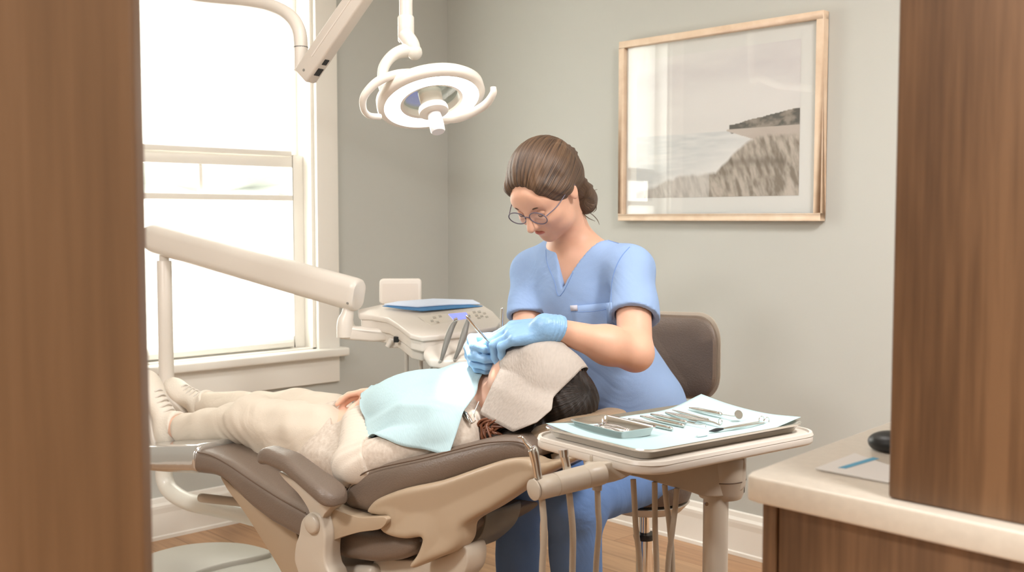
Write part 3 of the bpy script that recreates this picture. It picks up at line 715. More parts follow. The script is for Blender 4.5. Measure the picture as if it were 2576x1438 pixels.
# head-rest bracket with its latch
side([(1330,1150),(1400,1128),(1470,1108),(1470,1150),(1400,1178),(1345,1205)], -.05, .12, M['dark'], 'headrest_bracket', bevel=.005)
side([(1384,1142),(1408,1135),(1416,1160),(1392,1172)], -.07, .02, M['beige'], 'latch', bevel=.002)

# ------------------------------------------------------------------ doctor's delivery unit on its long arm
du = thing('delivery_unit', 'ivory dental delivery unit on a long sloping arm in front of the window', 'dental unit', (P(413, 990, 3.58).x, P(413, 990, 3.58).y, 0))
pd = 3.55
pt = P(413, 800, pd)
def vert(x, y0, y1, d0): # vertical column through pixel x,y0 at depth d0, from y0 down to y1
    a = P(x, y0, d0); t = ray(x, y1); k = (a-CO).dot(FH)/t.dot(FH); return a, Vector((a.x, a.y, (CO+t*k).z))
a, b = vert(413, 655, 1400, pd)
zb_ = vert(413, 655, 1168, pd)[1].z
mk('post', *lathe(Vector((a.x, a.y, zb_)), ZZ, [(0, 0), (.0245, .0), (.0245, a.z-.004-zb_), (.0225, a.z-zb_)]), M['ivory'], du)
mk('post_neck', *cyl(Vector((a.x, a.y, a.z-.01)), Vector((a.x, a.y, P(413, 600, pd).z)), .0165), M['ivory'], du)
A_ = P(404, 603, pd); B_ = P(884, 738, 3.2); dd = (B_-A_).normalized(); Up = (ZZ-dd*ZZ.dot(dd)).normalized(); Sd = dd.cross(Up)
A2 = A_-dd*.025; B2 = B_+dd*.028; rings = []
for t, k in ((-.012, .72), (-.006, .9), (0, .98), (.02, 1), (.5, 1), (.975, 1), (.992, .97), (1.0, .85)):
    q = A2.lerp(B2, t) if t >= 0 else A2+dd*t*3
    rings.append([q+Sd*x*k+Up*y*k for x, y in rrect(.034, .050, .031, 7)])
mk('spring_arm', *loft(rings), M['ivory'], du)
mk('screw', *lathe(P(416, 612, pd)-FW*.036-Sd*0, -Sd if Sd.dot(FW) > 0 else Sd, [(.004, -.004), (.004, .0005), (.002, .0008)]), M['greyp'], du)
mk('screw', *lathe(P(878, 762, 3.2)-FW*.034, -Sd if Sd.dot(FW) > 0 else Sd, [(.0035, -.004), (.0035, .0005), (.002, .0008)]), M['greyp'], du)
# knuckle down from the arm to the console
kn = [P(878, 768, 3.2), P(872, 800, 3.2), P(868, 850, 3.2)]
mk('arm_knuckle', *tube([P(878,762,3.2), P(874,790,3.2), P(868,812,3.2), P(868,848,3.2)], [.014, .019, .024, .025], 20), M['ivory'], du)
mk('arm_bracket', *prism([P(849,808,3.19), P(852,853,3.19), P(940,860,3.17), P(1035,852,3.15), P(1035,828,3.15), P(935,826,3.17), P(884,822,3.19), P(884,806,3.19)], FH*.055), M['ivory'], du, bevel=.008)
def slab(name, pts, th, m, parent, bevel=.006, curve=0):
    pts = [tuple(p) for p in pts]
    if curve: pts = cr(pts, curve, True)
    n = len(pts); nrm = Vector((0, 0, 1))
    return mk(name, *prism([Vector(p) for p in pts], Vector((0, 0, -th))), m, parent, bevel=bevel)
zr = lambda d: d
cons = [P(900,777,3.22), P(955,766,3.33), P(1080,758,3.36), P(1214,766,3.34), P(1240,782,3.26), P(1262,806,3.16), P(1250,820,3.08), P(1160,836,3.02), P(1062,846,2.98), P(1030,838,2.99), P(1000,815,3.06), P(975,800,3.13), P(935,793,3.19), P(903,792,3.21)]
slab('console_top', cons, .016, M['ivory'], du, .005)
cc = sum(cons, Vector())/len(cons)
slab('console_body', [cc+(p-cc)*.955-ZZ*.012 for p in cons], .036, M['ivory'], du, .008)
slab('console_tub', [cc+(p-cc)*.86+(-RT*.0)-ZZ*.045 for p in cons], .034, M['ivory'], du, .01)
def oncons(x, y):   # console surface is a slight slope
    n_ = (cons[3]-cons[0]).cross(cons[8]-cons[0]).normalized(); r = ray(x, y); t = (cons[8]-CO).dot(n_)/r.dot(n_); q = CO+r*t; return q, (n_ if n_.z > 0 else -n_)
def decal(name, pix, m, parent, h=.0015, bevel=0):
    q = [oncons(x, y) for x, y in pix]; nn = q[0][1]
    return mk(name, *prism([p[0]+nn*.0003 for p in q], nn*h), m, parent, bevel=bevel)
decal('control_panel', [(1052,797),(1195,783),(1232,803),(1090,824)], mat('panel_cream', (214, 206, 194), .4), du)
decal('display', [(1128,792),(1172,788),(1182,801),(1142,807)], M['screen'], du, .003)
for kx, ky in ((1192,787),(1205,786),(1218,790),(1198,795),(1211,797),(1224,799),(1204,802),(1092,800),(1106,797),(1086,809),(1100,812)):
    decal('button', [(kx-4,ky-1.5),(kx+3,ky-2.5),(kx+5,ky+1.5),(kx-2,ky+2.5)], M['key'], du, .0035)
# monitor standing behind the console
mc = P(1007, 733, 3.40); mX = (RT*.985+FH*.10).normalized(); mY = Vector(mX.cross(ZZ)).normalized(); mZ = (ZZ*.98+FH*.14).normalized()
mk('monitor_case', *prism([mc+mX*x+mZ*y for x, y in rrect(.066, .041, .012, 4)], FH*.022), M['ivory'], du, bevel=.005)
mk('monitor_screen', *prism([mc-FH*.001+mX*x+mZ*(y-.004) for x, y in rrect(.056, .029, .003, 2)], FH*.003), mat('blank_screen', (214, 204, 194), .35), du)
mk('monitor_neck', *box(mc-mZ*.05+FH*.012, .045, .012, .03, mX, mY, mZ), M['ivory'], du, bevel=.003)
# instrument rack in front
rk = [P(1064,880,2.96), P(1078,902,2.93), P(1120,910,2.92), P(1205,893,2.90), P(1270,878,2.93), P(1262,855,3.03), P(1190,852,3.05), P(1110,862,3.03), P(1082,860,3.02)]
slab('instrument_rack', rk, .026, M['ivory'], du, .009)
mk('rack_bracket', *prism([P(1055,846,3.02), P(1072,876,3.0), P(1090,868,3.0), P(1080,846,3.02)], FH*.04), M['ivory'], du, bevel=.004)
mk('control_valve', *box(P(1012,860,3.15), .075, .05, .03, RT, FH, ZZ), M['ivory'], du, bevel=.006)
mk('valve_knob', *cyl(P(985,855,3.12), P(975,872,3.12), .008), M['ivory'], du)
mk('bracket_plug', *box(P(997,853,3.08), .014, .02, .016, RT, FH, ZZ), M['dark'], du, bevel=.001)
for hx, hb in ((1022, 1000), (1058, 985)):
    mk('supply_hose', *tube([P(hx, 850, 3.12), P(hx+1, 900, 3.13), P(hx+1, hb, 3.15), P(hx-6, hb+230, 3.2), P(hx-120, hb+330, 3.3)], .0058, 12), M['hoseg'], du)
def handpiece(pts, rad, lab, hosepts, m=None, hl=None):
    r_ = thing('dental_handpiece', lab, 'handpiece', tuple(pts[-1]), 'handpieces in the delivery unit rack')
    mk('handle', *tube(pts, rad, 16), m or M['greyp'], r_)
    mk('head', *cyl(pts[0]-(RT*.006), pts[0]+RT*.004+ZZ*.004, .006), M['steel'], r_)
    if hosepts: mk('hose', *tube(hosepts, .0048, 10), M['hoseg'], r_)
handpiece([P(1148,806,2.94), P(1138,820,2.94), P(1128,845,2.93), P(1116,885,2.92), P(1110,905,2.92)], [.0045,.0075,.0085,.0065,.004], 'grey dental handpiece on the left of the delivery unit rack', [P(1110,905,2.92), P(1104,912,2.93), P(1086,920,2.95), P(1078,980,3.0), P(1080,1100,3.1)])
handpiece([P(1180,798,2.93), P(1174,815,2.93), P(1166,845,2.92), P(1154,880,2.91), P(1144,902,2.91)], [.004,.007,.009,.0065,.004], 'grey dental handpiece nearest the gloved hand on the rack', [P(1144,902,2.91), P(1146,930,2.95), P(1142,980,3.0), P(1140,1100,3.1)])
for hx, hb in ((1103, 0), (1128, 3)):
    mk('rack_hose', *tube([P(hx, 905, 2.96), P(hx-3, 950, 2.99), P(hx-2, 1000, 3.05), P(hx, 1150, 3.1)], .0045, 10), M['hoseg'], du)
# blue-edged sterile pouch on the console
pk = thing('sterile_pouch', 'flat blue sterile pouch lying on top of the delivery console', 'pouch', tuple(oncons(1080, 775)[0]))
q = [oncons(x, y)[0]+ZZ*.002 for x, y in ((962,772),(1090,762),(1214,772),(1060,784),(1020,780))]
mk('pouch_back', *prism(q, ZZ*.002), M['bluepack'], pk)
q = [oncons(x, y)[0]+ZZ*.0045 for x, y in ((966,771),(1000,764),(1090,757),(1190,760),(1208,769),(1130,771),(1050,777))]
mk('pouch_front', *prism(q, ZZ*.004), M['bluelt'], pk, bevel=.001)

# ------------------------------------------------------------------ operating light
lc = P(1083, 243, 2.70); n_ = (-ZZ*.89-FH*.38+RT*.21).normalized()   # the way it shines
lr = (RT-n_*RT.dot(n_)).normalized(); lb = n_.cross(lr).normalized()
if lb.dot(FH) < 0: lb = -lb
lp = thing('operating_light', 'white ring-shaped dental operating light, lit, hanging above the patient', 'lamp', tuple(lc))
mk('lamp_housing', *lathe(lc, n_, [(.092, -.016), (.128, -.016), (.137, -.008), (.138, .010), (.134, .016), (.121, .018), (.119, .013), (.075, .013), (.072, .006), (.070, -.004)], 72, close=True), M['lampw'], lp)
mk('light_ring', *lathe(lc, n_, [(.080, .0135), (.118, .0135), (.118, .0155), (.080, .0155)], 72, close=True), M['lens'], lp)
mk('inner_bezel', *lathe(lc, n_, [(.070, .006), (.080, .010), (.080, .016), (.072, .014)], 72, close=True), M['lampw'], lp)
mk('clear_disc', *lathe(lc, n_, [(.001, -.003), (.071, -.003), (.071, .0), (.001, .0)], 48), M['lampg'], lp)
mk('top_glass', *lathe(lc-n_*.018, n_, [(.001, -.004), (.124, -.002), (.127, .004), (.001, .004)], 48), M['lampg'], lp)
mk('hub', *lathe(lc, n_, [(.0, -.012), (.030, -.012), (.028, .020), (.022, .026), (.022, .030)]), M['lampw'], lp)
mk('hub_collar', *lathe(lc, n_, [(.0, .028), (.036, .030), (.038, .036), (.037, .046), (.030, .050), (.0, .050)]), M['lampw'], lp)
mk('knob', *lathe(lc, n_, [(.0, .048), (.0165, .05), (.0185, .08), (.0185, .098), (.016, .102), (.0, .102)]), mat('frosted_knob', (238, 238, 240), .35), lp)
mk('handle', *tube([P(1030,181,2.62), P(995,187,2.60), P(950,205,2.58), P(917,240,2.58), P(914,272,2.60), P(928,290,2.63), P(955,294,2.66)], [.0085,.0105,.011,.0095,.008,.0078,.008], 18), M['lampw'], lp)
mk('handle', *tube([P(1241,219,2.67), P(1240,236,2.67), P(1222,262,2.69), P(1186,285,2.72), P(1148,300,2.75), P(1105,304,2.77)], [.0075,.009,.0105,.0105,.009,.006], 18), M['lampw'], lp)
mk('handle_mount', *tube([P(1030,182,2.62), P(1024,196,2.63), P(1014,212,2.65)], [.008,.009,.010], 14), M['lampw'], lp)
mk('yoke', *tube([P(1042,128,2.80), P(1024,126,2.80), P(990,138,2.79), P(966,168,2.77), P(962,205,2.74), P(970,228,2.70)], [.021,.019,.015,.014,.013,.015], 20), M['lampw'], lp)
mk('swivel', *tube([P(1017,85,2.81), P(1034,108,2.80), P(1042,130,2.80)], [.020,.020,.0185], 22), M['lampw'], lp)
mk('swivel_cap', *lathe(P(1042,131,2.80), (RT*.55-ZZ*.5-FH*.6).normalized(), [(0, -.02), (.019, -.018), (.02, .006), (.016, .014), (0, .018)]), M['lampw'], lp)
a_, b_ = vert(1021, 40, 108, 2.82)
mk('socket', *lathe(b_, ZZ, [(0, 0), (.017, .0), (.0215, .006), (.0215, a_.z-b_.z-.004), (.019, a_.z-b_.z), (0, a_.z-b_.z)]), M['lampw'], lp)
top_ = Vector((a_.x, a_.y, a_.z+.22)); mk('drop_tube', *cyl(a_-ZZ*.01, top_, .0175), M['lampw'], lp)
# balance arm (square section) and the elbow tube that carries it
j0 = P(784, 168, 2.98); j1 = top_+ZZ*0; dj = (j1-j0).normalized(); Uj = (ZZ-dj*ZZ.dot(dj)).normalized(); Sj = dj.cross(Uj)
arm = mk('balance_arm', *loft([[j0+dj*t+Sj*x*k+Uj*y*k for x, y in rrect(.0215, .029, .006, 3)] for t, k in ((-.035, .9), (-.03, 1), ((j1-j0).length+.02, 1))]), M['ivory'], lp)
sv = -Sj if Sj.dot(FW) > 0 else Sj
mk('arm_rib', *loft([[j0+dj*t+sv*(.0215+x)+Uj*(.004+y) for x, y in rrect(.002, .0025, .001, 2)] for t in (.03, (j1-j0).length-.02)]), M['ivory'], arm)
mk('arm_screw', *lathe(j0+sv*.021-dj*.015, sv, [(.004, -.002), (.004, .001), (0, .001)]), M['greyp'], arm)
mk('arm_port', *box(j0-Uj*.029+dj*.04, .018, .018, .003, dj, Sj, Uj), M['dark'], arm)
mk('arm_port', *box(j0-Uj*.029+dj*.005, .024, .022, .003, dj, Sj, Uj), M['dark'], arm)
mk('elbow_tube', *tube([P(300,-62,3.30), P(480,-14,3.25), P(620,2,3.16), P(685,16,3.11), P(728,40,3.06), P(751,74,3.03), P(757,118,3.02), P(757,176,3.01)], [.0195,.0195,.0195,.0195,.0195,.0195,.0195,.0185], 22), M['ivory'], lp)
mk('elbow_collar', *cyl(P(757,118,3.02), P(757,121,3.02), .0202), M['greyp'], lp)
sp = P(300,-62,3.30)
mk('ceiling_tube', *tube([sp, sp+Vector((-.05, 0, .05)), Vector((sp.x-.06, sp.y, Z_C-.03))], .0195, 20), M['ivory'], lp)
mk('ceiling_flange', *lathe(Vector((sp.x-.06, sp.y, Z_C)), -ZZ, [(0, 0), (.08, 0), (.08, .02), (.03, .03), (0, .03)]), M['ivory'], lp)
sd_ = bpy.data.lights.new('operating_light_beam', 'SPOT'); so = bpy.data.objects.new('operating_light_beam', sd_); COL.objects.link(so)
sd_.energy = 75; sd_.spot_size = math.radians(14); sd_.spot_blend = .55; sd_.shadow_soft_size = .06; sd_.color = (1, .985, .95)
tgt = P(1205, 925, 2.56); so.location = lc+n_*.105; so.rotation_euler = (tgt-so.location).to_track_quat('-Z', 'Y').to_euler()

# ------------------------------------------------------------------ assistant's tray table (right)
TZ = .80
tc = [onz(x, y, TZ) for x, y in ((1368,1066),(1612,1146),(2020,1062),(1765,1004))]
tcen = Vector((-1.2919, 1.667, TZ)); tX = Vector((math.cos(1.4624), math.sin(1.4624), 0)); tY = Vector((-tX.y, tX.x, 0)); hx_, hy_ = .2203, .1412
def TT(u, v, z=0): return tcen+tX*u+tY*v+ZZ*z
def ontray(x, y, z): 
    p = onz(x, y, TZ+z); d = p-tcen; return d.dot(tX), d.dot(tY)
pc = onz(1800, 1330, .60)
# post at its own distance below the far right of the table
pp0 = P(1800, 1330, 2.02)
at = thing('assistant_tray_stand', 'beige tray stand with hoses on a round post beside the counter', 'tray stand', (pp0.x, pp0.y, 0))
mk('table_top', *prism([TT(x-.002, y-.006, -.0405) for x, y in rrect(hx_+.024, hy_+.026, .058, 8)], ZZ*.019), M['ivory'], at, bevel=.006)
mk('table_rim', *loft([[TT(x-.002, y-.006, -.0235+dz) for x, y in rrect(hx_+k+.006, hy_+k+.008, .055, 8)] for k, dz in ((.018, 0), (.016, .006), (.012, .006), (.010, .0))], closed=True), M['ivory'], at)
mk('post', *lathe((pp0.x, pp0.y, 0), ZZ, [(0, 0), (.15, 0), (.15, .025), (.05, .035), (.0235, .05), (.0235, .70), (0, .70)]), M['beige'], at)
mk('post_screw', *lathe(P(1776,1265,1.998)-FH*.006, -FH, [(.0035, -.002), (.0035, .001), (0, .001)]), M['chrome'], at)
def pslab(name, pix, d, th, m, parent, bevel=.006, curve=0, off=None):
    pts = [tuple(P(x, y, d(x) if callable(d) else d)) for x, y in pix]
    if curve: pts = cr(pts, curve, True)
    return mk(name, *prism([Vector(p) for p in pts], off if off is not None else FH*th), m, parent, bevel=bevel)
dA = lambda x: 2.0-.00022*(1870-x)
pslab('arm_housing', [(1480,1168),(1560,1155),(1640,1162),(1720,1156),(1790,1140),(1860,1137),(1874,1148),(1877,1200),(1872,1226),(1845,1246),(1780,1250),(1738,1238),(1650,1213),(1585,1196),(1520,1194),(1482,1200)], dA, .075, M['beige'], at, .014, 3)
mk('housing_drum', *lathe(P(1812,1245,2.035), ZZ, [(0, -.002), (.040, -.002), (.046, .012), (.047, .030), (.0475, .031), (.0475, .074), (.040, .083), (0, .083)]), M['beige'], at)
mk('housing_seam', *lathe(P(1812,1245,2.035), ZZ, [(.0478, .0325), (.0482, .0335), (.0478, .0345)], close=True), M['stitch'], at)
mk('housing_knob', *box(P(1862,1228,2.02), .014, .02, .014, RT, FH, ZZ), M['dark'], at, bevel=.003)
pslab('table_support', [(1484,1140),(1640,1160),(1640,1180),(1560,1172),(1484,1168)], 1.93, .10, M['beige'], at, .006)
# holder bar: a fat ribbed cylinder
h0 = P(1352, 1229, 1.80); h1 = P(1512, 1189, 1.88); hd = (h1-h0).normalized()
mk('holder_bar', *lathe(h0, hd, [(0, -.003), (.016, -.003), (.0195, .002), (.0195, .035), (.0188, .036), (.0188, .0365), (.0198, .037), (.0205, (h1-h0).length*.72), (.0196, (h1-h0).length*.725), (.0205, (h1-h0).length*.735), (.0205, (h1-h0).length), (0, (h1-h0).length)]), M['beige'], at)
mk('holder_end_cap', *lathe(h0-hd*.006, -hd, [(0, -.002), (.018, 0), (.018, .003), (.012, .006), (0, .007)]), M['beige'], at)
pslab('holder_arm', [(1500,1172),(1560,1160),(1600,1178),(1585,1196),(1545,1212),(1505,1214)], 1.89, .045, M['beige'], at, .006, 2)
mk('collar', *cyl(P(1503,1214,1.88), P(1502,1232,1.88), .0085), M['beige'], at)
def hang(name, lab, pts, rad, m, hose, hr=.0072, tip=None, grp='suction handpieces in the tray stand holder'):
    r_ = thing(name, lab, 'handpiece', tuple(pts[-1]), grp)
    mk('handle', *tube(pts, rad, 20), m, r_)
    if tip: mk('tip', *tube(tip, [.0012, .002, .003, .0042], 12), M['steel'], r_)
    mk('hose', *tube(hose, hr, 14), M['hose'], r_); return r_
h1_ = hang('scaler_handpiece', 'silver scaler handpiece with bent pointed tip, leftmost in the tray stand holder', [P(1337,1125,1.80), P(1341,1133,1.80), P(1347,1160,1.80), P(1352,1190,1.80), P(1356,1206,1.80)], [.0068,.0085,.0075,.0068,.0072], M['chrome'],
     [P(1361,1240,1.81), P(1365,1270,1.81), P(1369,1340,1.81), P(1364,1438,1.82), P(1362,1600,1.84)], .0056, tip=[P(1303,1099,1.80), P(1313,1099,1.80), P(1322,1112,1.80), P(1335,1126,1.80)])
h2_ = hang('suction_handpiece', 'silver suction handpiece upright in the middle of the tray stand holder', [P(1416,1132,1.86), P(1418,1142,1.86), P(1424,1165,1.86), P(1427,1184,1.86)], [.0072,.0078,.0072,.0076], M['chrome'],
     [P(1430,1225,1.85), P(1434,1260,1.85), P(1441,1340,1.85), P(1440,1438,1.86), P(1436,1600,1.88)], .0056)
mk('chrome_ring', *cyl(P(1417,1130,1.86), P(1419,1148,1.86), .0082), M['steel'], h2_)
for x0, y0, x1, x2, d in ((1503,1232,1507,1499,1.88), (1593,1205,1600,1611,1.93), (1647,1212,1648,1652,1.95), (1672,1218,1685,1692,1.97), (1703,1228,1692,1680,1.96)):
    mk('hose', *tube([P(x0, y0, d), P(x0+(x1-x0)*.4, y0+50, d), P(x1, 1330, d), P(x2, 1438, d+.01), P(x2, 1640, d+.02)], .0052, 14), M['hose'], at)

# metal tray + liner + small tray + instruments
tr = thing('instrument_tray', 'large stainless tray lying on the tray stand table', 'tray', tuple(TT(0, 0, -.020)))
def trayring(k, z, r): return [TT(x, y, z) for x, y in rrect(hx_+k, hy_+k, r, 7)]
Vt, Ft = loft([trayring(-.012, -.0115, .022), trayring(-.001, -.003, .030), trayring(.004, -.0005, .034), trayring(.006, -.002, .036), trayring(.005, -.005, .036), trayring(.0, -.007, .031), trayring(-.010, -.0200, .023)], cap=False)
nr_ = len(rrect(hx_, hy_, .03, 7)); Ft.append(tuple(range(nr_))); Ft.append(tuple(6*nr_+i for i in range(nr_)))
mk('tray_pan', Vt, Ft, M['chrome'], tr)
# liner paper, lapping over the rim at the far right corner
ln = []
ctl = [[(-.965, -.90, 0), (-.5, -.90, 0), (0, -.90, 0), (.5, -.90, 0), (1.02, -.90, .004)],
       [(-.97, -.3, 0), (-.5, -.3, 0), (0, -.3, 0), (.5, -.3, 0), (1.0, -.3, .0)],
       [(-.97, .4, 0), (-.5, .4, 0), (0, .4, 0), (.5, .42, 0), (1.02, .4, .004)],
       [(-.985, .95, 0), (-.5, .95, 0), (0, .955, 0), (.55, .97, .001), (1.03, 1.0, .010)]]
lz = lambda u, v: min(.012, max(0, abs(u)-.93)*.18)+min(.005, max(0, abs(v)-.90)*.12)
ctl3 = [[TT(u*hx_, v*hy_, -.0105+z+lz(u, v)) for u, v, z in row] for row in ctl]
V_, F_, uv_ = grid(ctl3, 8, 8)
mk('tray_liner', V_, F_, M['liner'], None, uvw=uv_, solid=.0008, label='pale blue paper liner spread inside the large stainless tray', cat='tray liner')
LZ = -.0096
# small tray
st0 = [ontray(x, y, 0) for x, y in ((1430,1070),(1518,1045),(1648,1076),(1572,1104))]
sc = np.mean(st0, 0); sX = (TT(*st0[2])-TT(*st0[1])+TT(*st0[3])-TT(*st0[0])).normalized(); sY = Vector((-sX.y, sX.x, 0)); sh, sw = .074, .044
scw = TT(sc[0], sc[1], 0)
stt = thing('small_tray', 'small stainless tray holding steel clips at the left of the large tray', 'tray', tuple(scw+ZZ*LZ))
def sring(k, z, r): return [scw+sX*x+sY*y+ZZ*z for x, y in rrect(sh+k, sw+k, r, 5)]
Vt, Ft = loft([sring(-.006, LZ+.002, .008), sring(0, LZ+.016, .010), sring(.004, LZ+.0175, .012), sring(.0035, LZ+.0160, .012), sring(0, LZ+.0145, .011), sring(-.005, LZ+.0005, .009)], cap=False)
nr2 = len(rrect(sh, sw, .01, 5)); Ft.append(tuple(range(nr2))); Ft.append(tuple(5*nr2+i for i in range(nr2)))
mk('tray_pan', Vt, Ft, M['steel'], stt)
for i, (u, v, a, lab) in enumerate(((-.014, .016, .05, 'steel clamp lying along the far side of the small tray'), (-.004, -.004, -.06, 'steel clamp lying in the middle of the small tray'), (.004, -.018, .02, 'steel clamp lying along the near side of the small tray'))):
    c0 = scw+sX*u+sY*v+ZZ*(LZ+.006); dx = (sX*math.cos(a)+sY*math.sin(a)); dy = Vector((-dx.y, dx.x, 0))
    r_ = thing('steel_clamp', lab, 'dental instrument', tuple(c0), 'clamps in the small tray')
    for sgn in (-1, 1): mk('arm', *tube([c0-dx*.034+dy*.001*sgn, c0+dy*.004*sgn+ZZ*.001, c0+dx*.030+dy*.0025*sgn], [.0012, .0018, .0012], 10), M['steel'], r_)
    mk('pivot', *lathe(c0-dx*.03, ZZ, [(0, -.003), (.005, -.003), (.005, .004), (0, .005)], 16), M['steel'], r_)
    mk('finger_loop', *tube([c0+dx*(.036+.006*math.cos(t))+dy*.005*math.sin(t) for t in np.linspace(0, 6.28, 14)], .0011, 8), M['steel'], r_)
# loose instruments on the liner: (tail px, head px, kind, label)
def inst(p0, p1, kind, lab, r0=.0040):
    dz = .0065 if kind == 'mirror' else 0
    a = TT(*ontray(*p0, LZ+.004+dz), LZ+.004+dz); b = TT(*ontray(*p1, LZ+.004+dz), LZ+.004+dz); d = (b-a).normalized(); s_ = Vector((-d.y, d.x, 0))
    r_ = thing({'mirror': 'dental_mirror', 'tweezer': 'dental_tweezers'}.get(kind, 'dental_probe'), lab, 'dental instrument', tuple(a-ZZ*.004), 'hand instruments laid out on the tray liner')
    ln_ = (b-a).length
    if kind == 'tweezer':
        for sg in (-1, 1): mk('blade', *tube([a, a+d*ln_*.25+s_*.0045*sg, a+d*ln_*.6+s_*.005*sg, a+d*ln_*.85+s_*.002*sg+ZZ*.002, b+s_*.001*sg-ZZ*.001], [.0016, .003, .003, .0015, .0008], 10), M['chrome'], r_)
        mk('end_loop', *tube([b+d*(.005*math.cos(t))+ZZ*(.006+.006*math.sin(t)) for t in np.linspace(0, 6.0, 14)], .0009, 8), M['chrome'], r_)
        return
    e = .68 if kind in ('mirror', 'probe') else .86
    mk('handle', *lathe(a, d, [(0, 0), (.0014, .001), (r0*.8, ln_*.12), (r0, ln_*.2), (r0, ln_*(e-.12)), (r0*.75, ln_*(e-.10)), (r0, ln_*(e-.08)), (r0, ln_*(e-.03)), (r0*.45, ln_*e), (0, ln_*e)], 18), M['chrome'], r_)
    if kind == 'mirror':
        mk('stem', *tube([a+d*ln_*e, a+d*ln_*.9+ZZ*.001, b-d*.003+ZZ*.004], .0012, 8), M['steel'], r_)
        nn = (d*.62+ZZ*.35-FH*.5).normalized(); mk('mirror_head', *lathe(b+ZZ*.006, nn, [(0, -.0012), (.0088, -.0012), (.0095, 0), (.0088, .0012), (0, .0012)], 28), M['steel'], r_)
    elif kind == 'probe':
        mk('hook', *tube([a+d*ln_*e, a+d*ln_*.86, b-d*.004+ZZ*.003, b+ZZ*.001, b+d*.001-ZZ*.003], [.0015, .001, .0008, .0007, .0004], 8), M['steel'], r_)
inst((1580,1053), (1712,1083), 'plain', 'thick steel instrument nearest the small tray on the liner')
inst((1610,1046), (1742,1075), 'plain', 'pointed steel instrument between the thick one and the hooked probe')
inst((1636,1041), (1775,1072), 'probe', 'steel probe with a thin hooked end in the middle of the liner')
inst((1674,1037), (1812,1068), 'tweezer', 'steel tweezers with looped ends right of the hooked probe')
inst((1690,1031), (1800,1060), 'plain', 'slim steel instrument lying against the looped tweezers', .0026)
inst((1733,1025), (1858,1050), 'mirror', 'steel dental mirror with round head at the far side of the liner')
# scissors-like forceps with a dark blade at the near right edge
a = TT(*ontray(1790,1083,LZ+.004), LZ+.004); b = TT(*ontray(1915,1062,LZ+.006), LZ+.006); d = (b-a).normalized(); s_ = Vector((-d.y, d.x, 0))
fr_ = thing('dental_forceps', 'steel forceps with a dark tip and ring handles near the right tray edge', 'dental instrument', tuple(a-ZZ*.004))
mk('dark_tip', *tube([a-d*.006, a+d*.012, a+d*.034], [.0010, .0036, .0016], 12), M['dark'], fr_)
for sg in (-1, 1):
    mk('arm', *tube([a+d*.03, a+d*.07+s_*.003*sg, b+s_*.007*sg], [.002, .0022, .0016], 10), M['chrome'], fr_)
    mk('ring', *tube([b+d*(.008+.007*math.cos(t))+s_*(.007*sg)+ZZ*(.004+.006*math.sin(t)) for t in np.linspace(0, 6.2, 16)], .0011, 8), M['steel'], fr_)
cbp = TT(*ontray(1765,1092,LZ+.004), LZ+.004)
mk('cotton_roll', *tube([cbp-d*.012, cbp-d*.008, cbp+d*.010, cbp+d*.016], [.002, .0045, .0045, .002], 14), M['tooth'], None, label='small white cotton roll beside the forceps tip on the tray liner', cat='cotton roll')

# ------------------------------------------------------------------ counter, cabinets
CZ = .90; cth = .031
c0 = onz(1869, 1192, CZ); c1 = onz(2230, 1062, CZ); c2 = onz(2576, 1338, CZ)
e1 = (c1-c0).normalized(); e2 = (c2-c0).normalized()
q = [c0, c0+e1*.95, c0+e1*.95+e2*1.5, c0+e2*1.5]
# soften the near corner
cor = [c0+e1*.02, c0+e1*.006+e2*.003, c0+e2*.02+e1*.0]
pts = [c0+e2*.02, c0+(e1+e2)*.004, c0+e1*.02]+q[1:]
mk('countertop', *prism([p-ZZ*cth for p in pts], ZZ*cth), M['counter'], None, bevel=.0035, label='cream stone countertop at the right, over the walnut base cabinet', cat='countertop')
b0 = c0+e2*.020+e1*.014
cab = thing('base_cabinet', 'walnut base cabinet standing under the cream countertop', 'cabinet', (b0.x, b0.y, 0))
bb = [b0, b0+e1*.9, b0+e1*.9+e2*1.4, b0+e2*1.4]
body = [b0+e2*.0, b0+e1*.9, b0+e1*.9+e2*1.4, b0+e2*1.4]
g = G(); g.add(prism([Vector((p.x, p.y, 0)) for p in (b0, b0+e1*.9, b0+e1*.9+e2*.018, b0+e2*.018)], ZZ*(CZ-cth-.0)))
mk('side_panel', g.V, g.F, M['woodR'], cab, bevel=.0012)
mk('cabinet_body', *prism([Vector((p.x, p.y, 0)) for p in (b0+e2*.020+e1*.004, b0+e1*.9+e2*.02, b0+e1*.9+e2*1.4, b0+e2*1.4+e1*.004)], ZZ*(CZ-cth)), M['woodR'], cab, bevel=.0012)
h0 = onz(2233, 1252, CZ+.0005)
hut = thing('wall_cabinet', 'tall walnut cabinet standing on the right end of the countertop', 'cabinet', tuple(h0))
hb = [h0, h0+e1*.55, h0+e1*.55+e2*.9, h0+e2*.9]
side_ = [h0+e1*0, h0+e1*.55, h0+e1*.55+e2*.018, h0+e2*.018]
mk('cabinet_body', *prism([h0+e1*.012+e2*.001, h0+e1*.55, h0+e1*.55+e2*.9, h0+e2*.9+e1*.012], ZZ*1.6), M['woodR'], hut, bevel=.002)
mk('cabinet_door', *prism([h0, h0+e1*.011, h0+e1*.011+e2*.9, h0+e2*.9], ZZ*1.6), M['woodR'], hut, bevel=.004)
